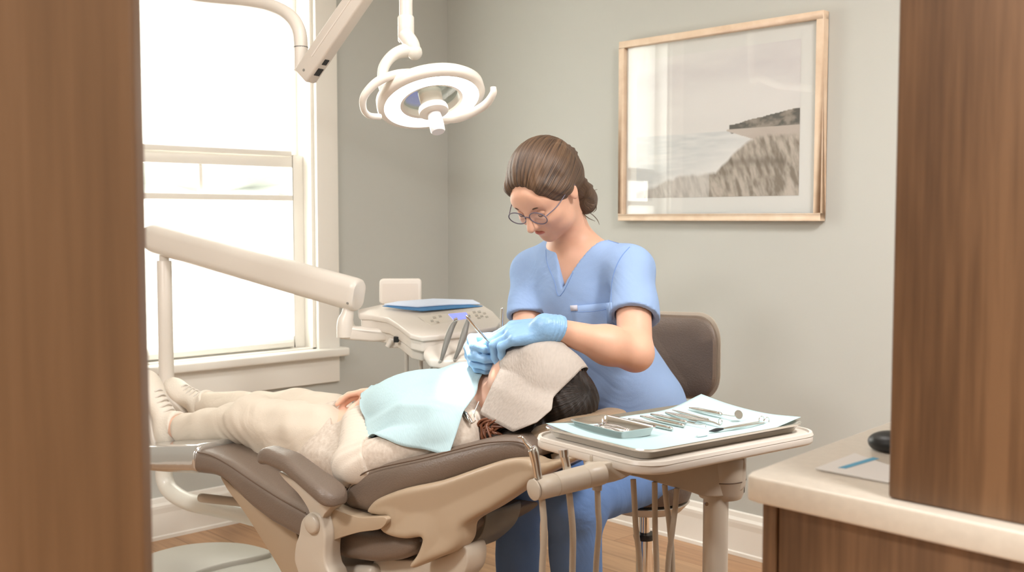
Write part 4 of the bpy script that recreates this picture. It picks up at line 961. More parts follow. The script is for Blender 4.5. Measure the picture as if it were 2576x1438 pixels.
# leaflet and mouse
lz_ = CZ+.001
pf = [onz(x, y, lz_) for x, y in ((2050,1180),(2150,1142),(2290,1190),(2235,1215))]
lf = mk('leaflet', *prism(pf, ZZ*.0015), M['paper'], None, smooth=False, label='white leaflet with a blue stripe lying on the countertop', cat='leaflet')
mk('blue_stripe', *prism([onz(x, y, lz_+.0016) for x, y in ((2108,1176),(2128,1178),(2212,1153),(2196,1150))], ZZ*.0003), M['blue_ink'], lf, smooth=False, origin=WL[lf])
mp = onz(2226, 1130, CZ)
ms = sdo('computer_mouse', [('e', mp+ZZ*.010+e2*.012, (.034, .026, .016), (e2, Vector((-e2.y, e2.x, 0)), ZZ), 0), ('&pl', mp+ZZ*.0005, -ZZ, .002)], .002, M['dark'], label='black mouse-like device on the countertop by the cabinet', cat='mouse')

# ------------------------------------------------------------------ people
def basis(f, u):
    "rows: left/side, forward, up"
    f = Vector(f).normalized(); u = Vector(u); u = (u-f*u.dot(f)).normalized(); s = f.cross(u) ; return s.normalized(), f, u
def head_prims(c, B, k=1.0):
    s, f, u = B
    def q(x, y, z): return c+(s*x+f*y+u*z)*k
    p = [('e', q(0, -.012, .028), (.076*k, .096*k, .088*k), B, .02),
         ('e', q(0, .028, -.030), (.062*k, .066*k, .078*k), B, .03),
         ('c', q(-.035, .030, -.070), q(.035, .030, -.070), .026*k, .026*k, .035),
         ('e', q(0, .064, -.096), (.022*k, .020*k, .017*k), B, .025),
         ('e', q(0, .076, .030), (.045*k, .014*k, .030*k), B, .03),
         ('c', q(0, .090, .006), q(0, .113, -.030), .0075*k, .0105*k, .012),
         ('c', q(-.010, .100, -.034), q(.010, .100, -.034), .0065*k, .0065*k, .008),
         ('c', q(-.034, .076, -.024), q(-.046, .055, -.028), .014*k, .014*k, .02), ('c', q(.034, .076, -.024), q(.046, .055, -.028), .014*k, .014*k, .02),
         ('-e', q(-.031, .094, .002), (.015*k, .012*k, .009*k), B, .012), ('-e', q(.031, .094, .002), (.015*k, .012*k, .009*k), B, .012),
         ('c', q(-.016, .086, -.058), q(.016, .086, -.058), .0055*k, .0055*k, .006), ('c', q(-.013, .084, -.067), q(.013, .084, -.067), .0065*k, .0065*k, .006),
         ('-c', q(-.02, .096, -.0625), q(.02, .096, -.0625), .0012*k, .0012*k, .003)]
    for sx in (-1, 1):
        p += [('e', q(sx*.078, -.006, -.006), (.008*k, .017*k, .030*k), B, .008), ('-e', q(sx*.086, -.002, -.004), (.005*k, .009*k, .017*k), B, .005)]
    return p, q
def hand_prims(wr, X, Z, side=1, curl=(40, 40, 30), sc=1.0, spread=.5, thumb=(30, 25), fat=1.0, per=None, wrist=True):
    "X to the knuckles, Z the way the palm faces, side=+1: thumb on the +Y side where Y = Z x X"
    X = Vector(X).normalized(); Z = (Vector(Z)-X*Vector(Z).dot(X)).normalized(); Y = Z.cross(X)*side
    T = lambda x, y, z: wr+(X*x+Y*y+Z*z)*sc
    p = [('e', T(.046, .002, .002), (.050*sc, .040*sc, .0145*sc*fat), (X, Y, Z), .01)]
    if wrist: p.append(('c', T(-.02, 0, 0), T(.02, 0, 0), .024*sc, .022*sc, .015))
    fl = [(.086, .030, .043, .026, .020, .0088), (.092, .009, .047, .030, .021, .0090), (.087, -.012, .043, .028, .020, .0085), (.077, -.031, .034, .021, .018, .0076)]
    for i, (kx, ky, a, b, c_, r) in enumerate(fl):
        cu = per[i] if per else curl; r *= fat
        kn_ = T(kx, ky, 0); p.append(('c', T(.012, ky*.55, 0), kn_, .013*sc*fat, .0105*sc*fat, .010))
        sp_ = math.radians(spread*ky*180); dirv = (X*math.cos(sp_)+Y*math.sin(sp_)); cur = kn_; ang = 0
        for ln__, cc_, r2 in ((a, cu[0], r*.98), (b, cu[1], r*.9), (c_, cu[2], r*.8)):
            ang += math.radians(cc_); dv = dirv*math.cos(ang)+Z*math.sin(ang); nx2 = cur+dv*ln__*sc
            p.append(('c', cur, nx2, r*sc, r2*sc, .003)); cur = nx2
    t0 = T(.018, .020, .006); a1, a2 = map(math.radians, thumb)
    t1 = t0+(X*math.cos(a1)*.6+Y*math.sin(a1)*.8+Z*.35).normalized()*.042*sc; t2 = t1+(X*.95+Z*.35-Y*math.sin(a2)*.4).normalized()*.030*sc; t3 = t2+(X*.9+Z*.55-Y*math.sin(a2)).normalized()*.025*sc
    p += [('c', t0, t1, .015*sc*fat, .0115*sc*fat, .012), ('c', t1, t2, .0112*sc*fat, .010*sc*fat, .003), ('c', t2, t3, .0098*sc*fat, .0085*sc*fat, .003)]
    return p

# ---- clinician, seated behind the patient's head
lsh = P(1590, 668, 2.74); rsh = P(1338, 676, 2.97); nk = P(1447, 612, 2.87); hd0 = P(1372, 478, 2.74)
hfdir = (-RT*.62-FH*.78).normalized()
FB = (hfdir*.72-ZZ*.69).normalized(); UB = (ZZ*.72+hfdir*.69); BH = basis(FB, UB)
tS = (lsh-rsh).normalized(); tF = Vector((tS.y, -tS.x, 0)); tF = tF if tF.dot(hfdir) > 0 else -tF
pelv = P(1590, 1140, 2.99); waist = P(1552, 960, 2.93); chest = P(1472, 770, 2.88)
def tb3(a, b): u = (a-b).normalized(); s = (tS-u*tS.dot(u)).normalized(); return s, u.cross(s), u
Bc = tb3(nk, waist); Bw = tb3(chest, waist); Bp = tb3(waist, pelv)
lel = P(1598, 888, 2.60); lwr = P(1398, 828, 2.50); rel = P(1322, 885, 2.86); rwr = P(1262, 872, 2.68)
csl = thing('person', 'person in light blue scrubs and blue gloves leaning over the reclined patient', 'person', (pelv.x, pelv.y, 0))
hp, hq = head_prims(hd0, BH)
body = hp+[('c', nk-ZZ*.02, hq(0, -.03, -.055), .056, .050, .03), ('c', nk-ZZ*.035+tS*.055, lsh, .045, .046, .05), ('c', nk-ZZ*.035-tS*.055, rsh, .045, .046, .05),
    ('e', chest, (.125, .085, .17), Bc, .06), ('e', waist, (.115, .085, .15), Bw, .08), ('e', pelv, (.14, .11, .13), Bp, .08),
    ('c', lsh, lel, .046, .042, .03), ('c', lel, lel.lerp(lwr, .35), .043, .043, .02), ('c', lel.lerp(lwr, .35), lwr, .043, .026, .03),
    ('c', rsh, rel, .044, .040, .03), ('c', rel, rwr, .040, .026, .02)]
sdo('body', body, .0048, M['skin'], csl)
# facial details
for sx in (-1, 1):
    e_ = mk('eyelid', *lathe(hq(sx*.031, .0775, .001), BH[1], [(0, -.01), (.009, -.008), (.0115, 0), (.009, .0075), (.005, .0105), (0, .011)], 20), M['skin'], csl)
    mk('eyelash', *tube([hq(sx*.020, .0855, -.004), hq(sx*.026, .0895, -.0065), hq(sx*.032, .0900, -.007), hq(sx*.041, .0850, -.005)], [.0005, .0010, .0011, .0005], 8), M['iris'], e_)
    mk('eyebrow', *tube([hq(sx*.014, .092, .018), hq(sx*.030, .091, .023), hq(sx*.047, .078, .018)], [.0022, .0028, .0014], 8), M['hair1'], csl)
mk('lips', *tube([hq(-.020, .082, -.0625), hq(-.010, .0915, -.060), hq(0, .0925, -.0615), hq(.010, .0915, -.060), hq(.020, .082, -.0625)], [.0015, .0042, .0048, .0042, .0015], 10), M['lip'], csl)
# glasses
gl = thing('spectacles', 'clear spectacles with thin violet-grey rims worn by the seated clinician', 'glasses', tuple(hq(0, .10, 0)))
for sx in (-1, 1):
    c_ = hq(sx*.033, .103, -.001); ringp = [c_+BH[0]*(.026*math.cos(t))+BH[2]*(.019*math.sin(t)) for t in np.linspace(0, 2*math.pi, 21)]
    rm = mk('rim', *tube(ringp, .0014, 8), mat('spectacle_rim', (96, 88, 104), .3), gl)
    mk('lens', *[[p for p in ringp[:-1]], [tuple(range(20))]], M['spec'], rm, smooth=False)
    mk('temple', *tube([hq(sx*.059, .100, .004), hq(sx*.074, .06, .004), hq(sx*.083, -.004, .010), hq(sx*.083, -.018, -.002)], .0014, 8), mat('spectacle_rim', (96, 88, 104), .3), gl)
mk('bridge', *tube([hq(-.008, .104, .002), hq(0, .106, .006), hq(.008, .104, .002)], .0013, 8), mat('spectacle_rim', (96, 88, 104), .3), gl)
# hair: cap, swept back into a low bun, with loose strands
def hairwave(amp, fr, B): return ('add', lambda X: amp*np.sin((X@A3(B[0]))*fr+8*np.sin((X@A3(B[2]))*18)))
hair = [('e', hq(0, -.018, .036), (.087, .106, .096), BH, .01), ('e', hq(0, -.068, -.005), (.072, .050, .060), BH, .03),
        ('-e', hq(.004, .104, -.018), (.070, .072, .104), BH, .014), ('-e', hq(0, .03, -.13), (.10, .09, .085), BH, .02),
        ('c', hq(-.05, .055, .062), hq(-.074, .005, .012), .016, .014, .02), ('c', hq(.05, .055, .062), hq(.074, .005, .012), .016, .014, .02), hairwave(.0012, 420, BH)]
hr = sdo('hair', hair, .0036, M['hair1'], csl); strands(hr, hq(0, -.02, .03), BH[1]*.8-BH[2]*.1)
bun = P(1470, 498, 2.80)
mk_b = [('e', bun, (.034, .030, .034), (RT, FH, ZZ), .01), ('c', bun+ZZ*.03-RT*.015, hq(0, -.10, .005), .024, .05, .03), ('e', bun-ZZ*.018+RT*.004, (.027, .024, .024), (RT, FH, ZZ), .008),
        ('add', lambda X: .0018*np.sin(np.sqrt(((X-A3(bun))**2).sum(-1))*520+3*np.arctan2((X-A3(bun))@A3(ZZ), (X-A3(bun))@A3(RT))))]
bn = sdo('bun', mk_b, .003, M['hair1'], hr); strands(bn, bun, -FH, 60)
rnd = random.Random(3)
for pp_ in ([(1478,470),(1492,478),(1503,476)], [(1480,500),(1496,508),(1500,525),(1492,535)], [(1470,530),(1488,538),(1502,552),(1508,565)], [(1465,535),(1480,548),(1497,556)], [(1482,486),(1497,492),(1494,505)]):
    mk('loose_strand', *tube([P(x, y, 2.79 if x > 1400 else 2.70) for x, y in pp_], [.0010]*(len(pp_)-1)+[.0004], 6), M['hair1'], hr)
# scrub top
folds = wob(.0042, 34, 2, [Vector((.8, .3, .5)).normalized(), Vector((.2, .9, -.35)).normalized(), (tS+ZZ*.6).normalized(), (tS-ZZ*.9).normalized()])
hemL = lsh.lerp(lel, .60); dL = (lel-lsh).normalized(); hemR = rsh.lerp(rel, .60); dR = (rel-rsh).normalized()
dLh = (dL*.97-RT*.10).normalized()
vb = None
def vcut(X):
    # wedge: open towards the neck, apex at the V's lowest point
    q = X-A3(vb); s_ = q@A3(tS); z_ = q@A3((ZZ*.98-tF*.18).normalized()); f_ = q@A3(tF)
    w = np.abs(s_-z_*.17)-np.maximum(z_, 0)*.44
    return np.maximum(np.maximum(w, -z_), -f_-.13)
top = [('e', chest-Bc[2]*.005, (.152, .105, .185), Bc, .04), ('e', waist+Bw[2]*.02, (.146, .112, .17), Bw, .08), ('e', P(1590, 1035, 2.95), (.162, .125, .14), Bp, .08),
       ('c', nk-ZZ*.028+tS*.035, lsh+ZZ*-.006, .050, .050, .06), ('c', nk-ZZ*.022-tS*.035, rsh-ZZ*.006, .050, .050, .06),
       ('c', lsh-ZZ*.004, hemL+dL*.05, .055, .066, .035), ('c', rsh-ZZ*.006, hemR+dR*.05, .055, .064, .035),
       ('add', folds)]
vb = trace(top, 1412, 726)
hole = [('-c', hemL-dL*.02, hemL+dL*.2, .047, .057, .002), ('-c', hemR-dR*.02, hemR+dR*.2, .044, .053, .002)]
# trim: sleeves end at their hems (only beyond the torso), collar opening, hem at the hips
def slcut(h, d, rad):
    def f(X):
        q = X-A3(h); t = q@A3(d); r_ = np.sqrt(np.maximum((q*q).sum(-1)-t*t, 0)); return np.maximum(np.maximum(-t, r_-rad), t-.16)
    return f
top += hole[:2]+[('-f', slcut(hemL, dLh, .078), .002), ('-f', slcut(hemR, dR, .070), .002)]
top += [('-c', nk-ZZ*.045+tF*.005, hq(0, -.03, -.055), .036, .056, .006), ('-f', vcut, .003), ('&pl', P(1600, 1070, 2.9), -ZZ, .003)]
sdo('scrub_top', top, .0045, M['scrub'], csl)
# the neckline band and pocket trim
def onchest(x, y, e=.0):   # project a pixel onto the sculpted top
    return None
stop = [o for o in bpy.data.objects if o.name.startswith('scrub_top')][0]
def bvh_of(o):
    off = WL[o] if o.parent is None else WL[o.parent]
    return BVHTree.FromPolygons([v.co+off for v in o.data.vertices], [tuple(p.vertices) for p in o.data.polygons])
tbv = bvh_of(stop)
def hit(bv, x, y, lift=.0015, fallback=2.75, strict=False):
    r = ray(x, y).normalized(); h, n, i, d = bv.ray_cast(CO, r)
    if h is None and strict: return None
    return (h-r*lift) if h is not None else P(x, y, fallback)
def seam(name, pix, m, parent, bv, rad=.0014, lift=.0004):
    q = [h for h in (hit(bv, x, y, lift, strict=True) for x, y in cr(pix, 4)) if h is not None]
    q = [q[0]]+[b for a, b in zip(q, q[1:]) if (b-a).length < .05]
    return mk(name, *tube(q, rad, 8, smoothp=False), m, parent)
seamm = mat('scrub_seam', (118, 150, 204), .85)
def patch(name, bv, pix, m, parent, nu=8, nv=6, lift=.0015, th=.0012):
    (x0, y0), (x1, y1), (x2, y2), (x3, y3) = pix; V = []
    for i in range(nv+1):
        for j in range(nu+1):
            u, v = j/nu, i/nv; x = (x0*(1-u)+x1*u)*(1-v)+(x3*(1-u)+x2*u)*v; y = (y0*(1-u)+y1*u)*(1-v)+(y3*(1-u)+y2*u)*v; V.append(hit(bv, x, y, lift))
    Fc = [(i*(nu+1)+j, i*(nu+1)+j+1, (i+1)*(nu+1)+j+1, (i+1)*(nu+1)+j) for i in range(nv) for j in range(nu)]
    return mk(name, V, Fc, m, parent, solid=th)
pk_ = patch('pocket', tbv, [(1436,770),(1538,760),(1541,850),(1450,858)], M['scrub'], csl, lift=.003, th=.003)
patch('pocket_tag', tbv, [(1434,768),(1452,767),(1453,781),(1436,782)], mat('tag_grey', (206, 204, 214), .6), csl, 2, 2, lift=.006, th=.0015)
seam('pocket_hem', [(1436,784),(1490,783),(1538,775)], seamm, csl, tbv, .0010, .004)
seam('seam', [(1510,592),(1530,604),(1556,612)], seamm, csl, tbv)
seam('neckband', [(1482,598),(1452,664),(1409,744),(1394,706),(1376,660),(1373,628)], seamm, csl, tbv, .0009)
seam('sleeve_seam', [(1592,612),(1560,650),(1541,700),(1537,760)], seamm, csl, tbv)
# trousers
kL = P(1440, 1262, 2.62); aL = P(1462, 1640, 2.74); hL = P(1628, 1185, 2.90); kR = P(1300, 1225, 2.82); aR = P(1308, 1600, 2.98); hR = P(1500, 1195, 3.03)
tr_ = [('e', pelv-ZZ*.03, (.16, .13, .12), Bp, .06), ('c', hL, kL, .088, .066, .05), ('c', kL, aL, .064, .066, .04), ('c', hR, kR, .085, .064, .05), ('c', kR, aR, .060, .062, .04),
       ('add', wob(.004, 40, 9)), ('&pl', Vector((0, 0, .055)), -ZZ, .003)]
sdo('scrub_trousers', tr_, .006, M['scrubp'], csl)
for ak in (aL, aR):
    sdo('shoe', [('e', Vector((ak.x, ak.y, .04))+hfdir*.05, (.045, .12, .045), (RT, hfdir, ZZ), .02), ('&pl', Vector((0, 0, .003)), -ZZ, .004)], .006, M['sole'], csl)
# gloved hands
gb = lambda: None
Xl = (-RT*.93+FH*.12-ZZ*.10); Zl = (-ZZ*.82+FH*.36)
hpL = hand_prims(lwr-RT*.008, Xl, Zl, side=1, per=[(26, 60, 14), (26, 61, 14), (26, 61, 15), (25, 60, 16)], sc=1.12, fat=1.22, thumb=(10, 70), spread=-.9)
Yc = (Vector(Zl).normalized()).cross(Vector(Xl).normalized())
if Yc.dot(FH) < 0: hpL = hand_prims(lwr-RT*.008, Xl, Zl, side=-1, per=[(26, 60, 14), (26, 61, 14), (26, 61, 15), (25, 60, 16)], sc=1.12, fat=1.22, thumb=(10, 70), spread=-.9)
lfd = (lel-lwr).normalized()
gl1 = hpL+[('c', lwr-lfd*.03, lwr+lfd*.012, .030, .0315, .018), ('add', lambda X: .0011*np.sin((X@A3(lfd))*620)*np.clip(((X-A3(lwr))@A3(lfd)+.03)*40, 0, 1)), ('&pl', lwr+lfd*.008, lfd, .002)]
sdo('glove', gl1, .0021, M['glove'], csl, relax=1)
Xr = (-RT*.80-FH*.42-ZZ*.02); Zr = (RT*.30-FH*.86-ZZ*.30)
rw2 = P(1268, 874, 2.64)
Yc = Vector(Zr).cross(Vector(Xr)); sd2 = 1 if Yc.z > 0 else -1
hpR = hand_prims(rw2, Xr, Zr, side=sd2, per=[(70, 62, 28), (74, 62, 28), (78, 62, 28), (80, 62, 28)], sc=1.06, fat=1.15, thumb=(15, 30), spread=-.1)
rfd = (rel-rw2).normalized()
sdo('glove', hpR+[('c', rw2-rfd*.02, rw2+rfd*.05, .027, .031, .02), ('&pl', rw2+rfd*.045, rfd, .002)], .0021, M['glove'], csl, relax=1)
# the two instruments in the hands
mth = P(1262, 888, 2.55)
hm = thing('dental_mirror', 'steel mirror handle held in the gloved hand nearest the delivery unit', 'dental instrument', tuple(mth))
mk('handle', *tube([P(1172,793,2.49), P(1178,800,2.49), P(1206,834,2.50), P(1240,868,2.53)], [.0018, .0036, .0036, .0024], 12), M['steel'], hm)
mk('tip', *tube([P(1240,868,2.53), P(1252,880,2.54), mth], [.002, .0013, .001], 8), M['steel'], hm)
hpb = thing('dental_probe', 'steel probe standing upright in the gloved hand over the mouth', 'dental instrument', tuple(mth))
mk('handle', *tube([P(1263,774,2.56), P(1263,780,2.56), P(1262,830,2.56), P(1260,862,2.555)], [.0026, .0038, .0038, .0025], 12), M['steel'], hpb)
mk('tip', *tube([P(1260,862,2.555), P(1259,878,2.55), mth], [.0016, .0011, .0007], 8), M['steel'], hpb)

# ---- operator stool
so_ = thing('operator_stool', 'clinician stool with curved taupe backrest and chrome gas column', 'stool', (P(1622, 1300, 2.95).x, P(1622, 1300, 2.95).y, 0))
sx0 = WL[so_]; bF = (-RT*.35-FH*.93).normalized(); bS = Vector((-bF.y, bF.x, 0)); bS = bS if bS.dot(RT) > 0 else -bS
zs = P(1625, 1248, 2.95).z
mk('seat', *lathe((sx0.x, sx0.y, zs-.012), ZZ, [(0, .008), (.10, .008), (.122, .016), (.128, .035), (.122, .058), (.10, .068), (0, .07)], 48), M['leather_d'], so_)
mk('seat_pan', *lathe((sx0.x, sx0.y, zs-.04), ZZ, [(0, 0), (.06, 0), (.10, .010), (.122, .034), (0, .03)], 40), M['beige'], so_)
mk('gas_column', *lathe((sx0.x, sx0.y, 0), ZZ, [(.024, .06), (.024, .30), (.026, .30), (.026, .325), (.0155, .326), (.0155, zs-.03)]), M['steel'], so_)
mk('column_collar', *lathe((sx0.x, sx0.y, .322), ZZ, [(0, 0), (.029, 0), (.031, .008), (.029, .016), (0, .016)]), M['dark'], so_)
for k in range(5):
    t = 2*math.pi*k/5+.3; dv = Vector((math.cos(t), math.sin(t), 0))
    lg = mk('leg', *tube([Vector((sx0.x, sx0.y, .095)), Vector((sx0.x, sx0.y, .09))+dv*.13, Vector((sx0.x, sx0.y, .068))+dv*.26], [.018, .015, .012], 12), M['chrome'], so_)
    cc_ = Vector((sx0.x, sx0.y, .028))+dv*.26; mk('caster', *cyl(cc_-Vector((-dv.y, dv.x, 0))*.012, cc_+Vector((-dv.y, dv.x, 0))*.012, .027, sides=20), M['dark'], lg)
bc = P(1690, 893, 3.12); rings = []
def back_panel(hw, hh, off, th, r_):
    f, b_ = [], []
    n = 24; V = []; 
    outl = rrect(hw, hh, r_, 9)
    pos = lambda x, y, o: bc+bS*(x*(1-.25*(x/hw)**2*.3))+ZZ*y+bF*(o+.09*(x/.2)**2)
    R_ = []
    for sc_, o in ((.02, off-th/2), (.55, off-th/2), (.93, off-th/2), (1.0, off-th*.25), (1.0, off+th*.25), (.93, off+th/2), (.55, off+th/2+.004), (.02, off+th/2+.006)):
        R_.append([pos(x*sc_, y*sc_, o) for x, y in outl])
    return loft(R_)
mk('backrest', *back_panel(.150, .118, .0, .045, .075), M['leather'], so_)
mk('backrest_shell', *back_panel(.158, .126, -.026, .016, .08), M['beige'], so_)
mk('backrest_stem', *tube([bc-bF*.035-ZZ*.02, bc-bF*.055-ZZ*.15, Vector((bc.x, bc.y, zs-.02))-bF*.02, Vector((sx0.x, sx0.y, zs-.03))], [.014, .014, .014, .014], 14), M['beige'], so_)

# ---- patient lying in the chair
fhp = (ZZ*.97-AX*.22-NX*.0).normalized(); 
ph0 = L(1356, 974, .0)
BP = basis(fhp, AX*1.0+ZZ*.18)
hp2, pq = head_prims(ph0, BP, 1.08)
pat = thing('person', 'person in cream trousers and oatmeal sweater reclined face up in the dental chair', 'person', tuple(C(S_of(L(800,1100,0)), 0, L(800,1150,0).z)))
shN = L(1142, 1098, -.165); shF = L(1235, 1010, .17); elN = L(888, 1168, -.262); wrN = L(901, 1036, -.065)
wrF = L(986, 991, .0); elF = L(1040, 1060, .25)
chp = L(1105, 1035, 0); blp = L(940, 1085, 0); hip = L(800, 1120, 0)
nkp = L(1225, 1000, 0)
hN = L(800, 1095, -.10); knN = L(640, 1058, -.115); anN = L(452, 1074, -.12)
hF = L(830, 1060, .11); knF = L(742, 1032, .12); anF = L(520, 1020, .10)
pb_ = hp2+[('c', nkp-AX*.03, pq(0, -.02, -.07), .050, .050, .03), ('c', nkp-AX*.05, shN, .045, .045, .05), ('c', nkp-AX*.05, shF, .045, .045, .05), ('e', chp, (.17, .13, .075), (AX, NX, ZZ), .05), ('e', blp, (.17, .12, .07), (AX, NX, ZZ), .06), ('e', hip, (.15, .14, .07), (AX, NX, ZZ), .06),
      ('c', shN, elN, .040, .033, .03), ('c', elN, wrN, .034, .024, .02), ('c', shF, elF, .040, .033, .03), ('c', elF, wrF, .034, .024, .02),
      ('c', hN, knN, .07, .046, .04), ('c', knN, anN, .046, .030, .03), ('c', hF, knF, .07, .046, .04), ('c', knF, anF, .046, .030, .03), ('c', anN, anN-AX*.03+ZZ*.0, .032, .034, .02), ('c', anF, anF-AX*.03, .032, .034, .02)]
XnN = (L(940,1000,-.02)-wrN).normalized(); ZnN = (NX*.85-ZZ*.6).normalized()
pb_ += hand_prims(wrN, XnN, ZnN, side=(1 if ZnN.cross(XnN).dot(AX) > 0 else -1), curl=(62, 55, 25), sc=.90, thumb=(20, 10))
XfF = (L(885,998,-.02)-wrF).normalized()
ZfF = (-ZZ*.8-NX*.45).normalized(); YfF = ZfF.cross(XfF)
pb_ += hand_prims(wrF, XfF, ZfF, side=(1 if YfF.z > 0 else -1), per=[(8, 22, 22), (12, 26, 22), (16, 30, 22), (20, 34, 22)], sc=.92, thumb=(25, 10))
sdo('body', pb_, .0038, M['skin2'], pat)
# trousers
tro = [('e', hip+ZZ*.005, (.17, .165, .088), (AX, NX, ZZ), .05), ('c', hN, knN, .086, .064, .05), ('c', knN, anN+AX*.035, .060, .046, .03), ('c', hF, knF, .084, .062, .05), ('c', knF, anF+AX*.0, .058, .044, .03),
       ('c', knN+AX*.0, knN-AX*.02, .062, .060, .02), ('add', wob(.0052, 46, 5, [AX, (AX+ZZ*.5).normalized(), (AX-NX*.6).normalized(), (NX+ZZ).normalized()])),
       ('add', lambda X: .0048*np.sin(((X-A3(knN))@A3((AX*.8+ZZ*.6).normalized()))*170+3*np.sin(((X-A3(knN))@A3(NX))*30))*np.exp(-(((X-A3(knN-ZZ*.04-AX*.02))**2).sum(-1))/.0042)),
       ('-c', anN-AX*.06, anN+AX*.012, .035, .035, .002), ('-c', anF-AX*.06, anF+AX*.0, .034, .034, .002), ('-f', lambda X: np.maximum((X-A3(anN+AX*.004))@A3(AX), (X-A3(HEAD0))@A3(NX)), .002), ('-f', lambda X: np.maximum((X-A3(anF-AX*.012))@A3(AX), -((X-A3(HEAD0))@A3(NX))), .002)]
sdo('trousers', tro, .0052, M['trouser'], pat)
# sweater
swf = wob(.0036, 40, 8, [(AX+NX*.5).normalized(), (AX*.7+ZZ).normalized(), (NX*.8-AX*.5).normalized(), (ZZ+NX*.2).normalized()])
swt = [('e', chp+ZZ*.002, (.20, .158, .092), (AX, NX, ZZ), .05), ('e', blp-ZZ*.002, (.20, .152, .088), (AX, NX, ZZ), .07), ('e', L(848, 1118, 0), (.13, .185, .098), (AX, NX, ZZ), .06), ('c', L(810,1150,-.15), L(890,1170,-.17), .050, .055, .05),
       ('c', nkp-AX*.075, shN, .056, .056, .05), ('c', nkp-AX*.075, shF, .056, .056, .05), ('c', shN, elN, .060, .044, .03), ('c', shF, elF, .058, .048, .03),
       ('c', elN, wrN-(wrN-elN)*.20, .044, .039, .015), ('c', elF, wrF-(wrF-elF)*.12, .047, .040, .02), ('add', swf), ('-c', wrN-(wrN-elN)*.25, wrN+(wrN-elN)*.3, .031, .034, .002), ('&pl', wrN+(wrN-elN)*.02-0*AX, (wrN-elN), .4),
       ]
swt = [p for p in swt if p[0] != '&pl']
def wcut(X):
    q = X-A3(wrN-(wrN-elN)*.13); d = (wrN-elN).normalized(); t = q@A3(d); r_ = np.sqrt(np.maximum((q*q).sum(-1)-t*t, 0)); return np.maximum(-t, r_-.07)
swt += [('-f', wcut, .002), ('-c', nkp-AX*.02+ZZ*.01, nkp+AX*.2+ZZ*.03, .056, .09, .005), ('&pl', L(790, 1120, -.1), (-AX*.93-ZZ*.25), .01)]
swo = sdo('sweater', swt, .0048, M['sweater'], pat)
# near forearm sleeve shows a smoother ribbed knit
fs = [('c', elN+(shN-elN)*.06, wrN-(wrN-elN)*.24, .0515, .040, .01), ('c', elN, elN+(shN-elN)*.38, .0515, .058, .01), ('&pl', elN+(shN-elN)*.2, (shN-elN), .003),
      ('add', lambda X: .0016*np.sin(((X-A3(elN))@A3((wrN-elN).normalized()))*300+2*np.sin(((X-A3(elN))@A3(AX))*30))), ('-f', wcut, .002), ('-c', wrN-(wrN-elN)*.3, wrN+(wrN-elN)*.3, .031, .034, .002)]
sdo('forearm_sleeve', fs, .0036, M['sleeve'], pat)
# hair
hpa = [('e', pq(0, -.020, .034), (.085, .104, .092), BP, .01), ('e', pq(0, -.07, -.02), (.085, .050, .075), BP, .03), ('-e', pq(0, .098, -.055), (.082, .082, .108), BP, .012),
       ('e', L(1250, 1098, -.085), (.055, .05, .030), (AX, NX, ZZ), .03), ('e', L(1330, 1085, -.06), (.08, .06, .035), (AX, NX, ZZ), .03), ('e', L(1440, 1010, .0), (.05, .075, .05), (AX, NX, ZZ), .03),
       ('add', lambda X: .0016*np.sin((X@A3(NX))*330+9*np.sin((X@A3(AX))*14)+4*np.sin((X@A3(ZZ))*40)))]
ph = sdo('hair', hpa, .0036, M['hair2'], pat); strands(ph, pq(0, -.02, .03), BP[2])
rnd = random.Random(11)
for i in range(96):
    t = i/95; x0 = 1205+rnd.uniform(-5, 40); y0 = 1028+rnd.uniform(0, 20)+t*18
    w0_ = -.105-rnd.uniform(0, .03)
    pts = [L(1290+rnd.uniform(-10, 20), 1040+rnd.uniform(0, 30), -.09), L(x0+30, y0+15, w0_), L(1200+rnd.uniform(-6, 26)+t*22, 1070+rnd.uniform(-8, 14)+t*10, w0_-.012), L(1204+rnd.uniform(-4, 30)+t*34, 1100+rnd.uniform(-10, 12), w0_-.014), L(1235+t*60+rnd.uniform(-12, 12), 1114+rnd.uniform(-12, 2), w0_+.01)]
    mk('hair_lock', *tube(pts, [.002, .0028, .0030, .0024, .0006], 6, 5), M['hair3'] if rnd.random() < .75 else M['hair2'], ph)
# shoes
def shoe(an, tilt, name, w):
    up = (ZZ*math.cos(tilt)-AX*math.sin(tilt)).normalized(); so = (-AX*math.cos(tilt)-ZZ*math.sin(tilt)).normalized()  # toe direction, sole direction
    h = an+so*.030-ZZ*.015
    B = (up, so.cross(up), so)
    def q(a, b, c_): return h+up*a+B[1]*b+so*c_
    r_ = [('e', q(.0, 0, -.004), (.045, .036, .044), B, .02), ('c', q(.03, 0, -.022), q(.12, 0, .008), .036, .030, .03), ('e', q(.155, 0, .012), (.058, .042, .026), B, .03), ('c', q(0, 0, -.03), q(.01, 0, -.062), .036, .038, .02),
          ('-c', q(.0, 0, -.05), q(.0, 0, -.12), .031, .034, .004), ('&pl', q(0, 0, .032), so, .003), ('&pl', q(0, 0, -.068), (-so-up*.35), .003)]
    s_ = sdo('shoe', r_, .0036, M['shoe'], pat)
    out = [(-.050, 0), (-.042, .028), (-.01, .037), (.05, .034), (.11, .041), (.16, .046), (.20, .034), (.214, 0), (.20, -.036), (.16, -.044), (.11, -.038), (.05, -.032), (-.01, -.036), (-.042, -.028)]
    mk('sole', *prism([Vector(p) for p in cr([tuple(q(a, b, .022)) for a, b in out], 4, True)], so*.022), M['sole'], s_, bevel=.005)
    for i in range(6):
        a = .038+i*.018; t_ = -.049+i*.0072
        mk('lace', *tube([q(a, -.027, t_+.016), q(a+.003, -.014, t_-.006), q(a+.006, 0, t_-.014), q(a+.003, .014, t_-.006), q(a, .027, t_+.016)], .0028, 8), M['sole'], s_)
    return s_
shoe(anN-AX*.035, math.radians(27), 'shoe', -.12)
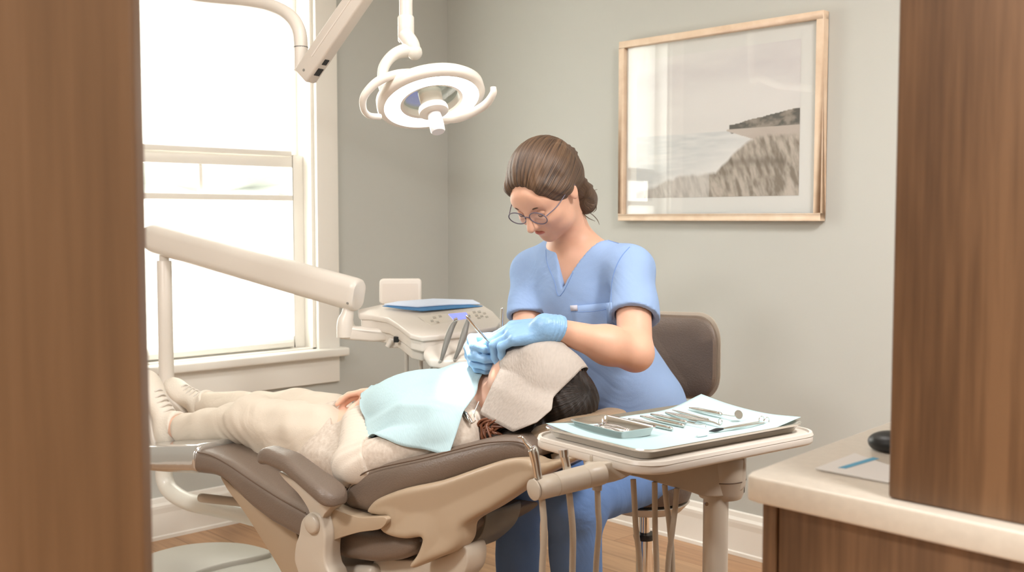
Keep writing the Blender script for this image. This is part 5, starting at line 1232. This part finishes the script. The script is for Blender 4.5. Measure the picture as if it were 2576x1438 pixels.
shoe(anF+ZZ*.0, math.radians(56), 'shoe', .1)

# ---- bib, towel
bb_ = [[L(958,982,.17), L(1040,945,.15), L(1130,928,.14), L(1222,934,.12)],
       [L(940,1000,.06), L(1030,966,.05), L(1125,948,.05), L(1222,950,.05)],
       [L(930,1028,-.06), L(1016,992,-.07), L(1105,990,-.08), L(1192,1000,-.08)],
       [L(916,1064,-.16), L(1010,1011,-.20), L(1085,1014,-.205), L(1166,1033,-.19)],
       [L(918,1098,-.20), L(998,1064,-.225), L(1078,1072,-.232), L(1148,1090,-.22)],
       [L(912,1131,-.235), L(985,1117,-.245), L(1070,1130,-.25), L(1128,1147,-.245)]]
V_, F_, uv_ = grid(bb_, 12, 8, True)
hold = [p for p in swt if p[0] in 'ce']+[p for p in pb_ if p[0] in 'ce']
V_ = drape(V_, hold, .007, (5*8+1, 3*12+1), 8, 1)
bib = mk('dental_bib', V_, F_, M['bib'], None, uvw=uv_, solid=.0010, label='pale blue paper bib draped over the reclined patient\'s chest', cat='bib')
clipc = L(1180, 1052, -.175)
cch = thing('bib_clip', 'metal bib clip holding the corner of the paper bib at the neck', 'clip', tuple(clipc))
mk('jaw', *tube([L(1166,1034,-.17), L(1176,1048,-.178), L(1187,1064,-.18)], [.003, .006, .0035], 10), M['steel'], cch)
mk('chain', *tube([L(1187,1064,-.18), L(1196,1056,-.175), L(1193,1040,-.165), L(1205,1010,-.13)], .0014, 8), M['steel'], cch)
tw = [[L(1318,890,.125), L(1428,900,.16), L(1506,1000,.15), ],
      [L(1300,870,.085), L(1410,872,.10), L(1480,948,.115), ],
      [L(1291,874,.04), L(1402,865,.05), L(1472,935,.07), ],
      [L(1268,905,-.035), L(1366,905,-.03), L(1463,926,.0), ],
      [L(1256,932,-.085), L(1335,960,-.085), L(1392,998,-.085)],
      [L(1238,968,-.112), L(1308,1005,-.12), L(1388,1030,-.115)],
      [L(1206,1040,-.135), L(1262,1078,-.15), L(1350,1062,-.14)]]
tw[6][1] = L(1290, 1086, -.15)
V_, F_, uv_ = grid(tw, 14, 8, True)
V_ = drape(V_, [p for p in hpa if p[0] in 'ce'][:3]+[p for p in hp2 if p[0] == 'c' or p[0] == 'e']+[hpa[3], hpa[4]], .005, (6*8+1, 2*14+1), 8, 1)
tow = mk('face_towel', V_, F_, M['towel'], None, uvw=uv_, solid=.0014, label='grey crepe paper towel draped over the patient\'s eyes and forehead', cat='paper towel')
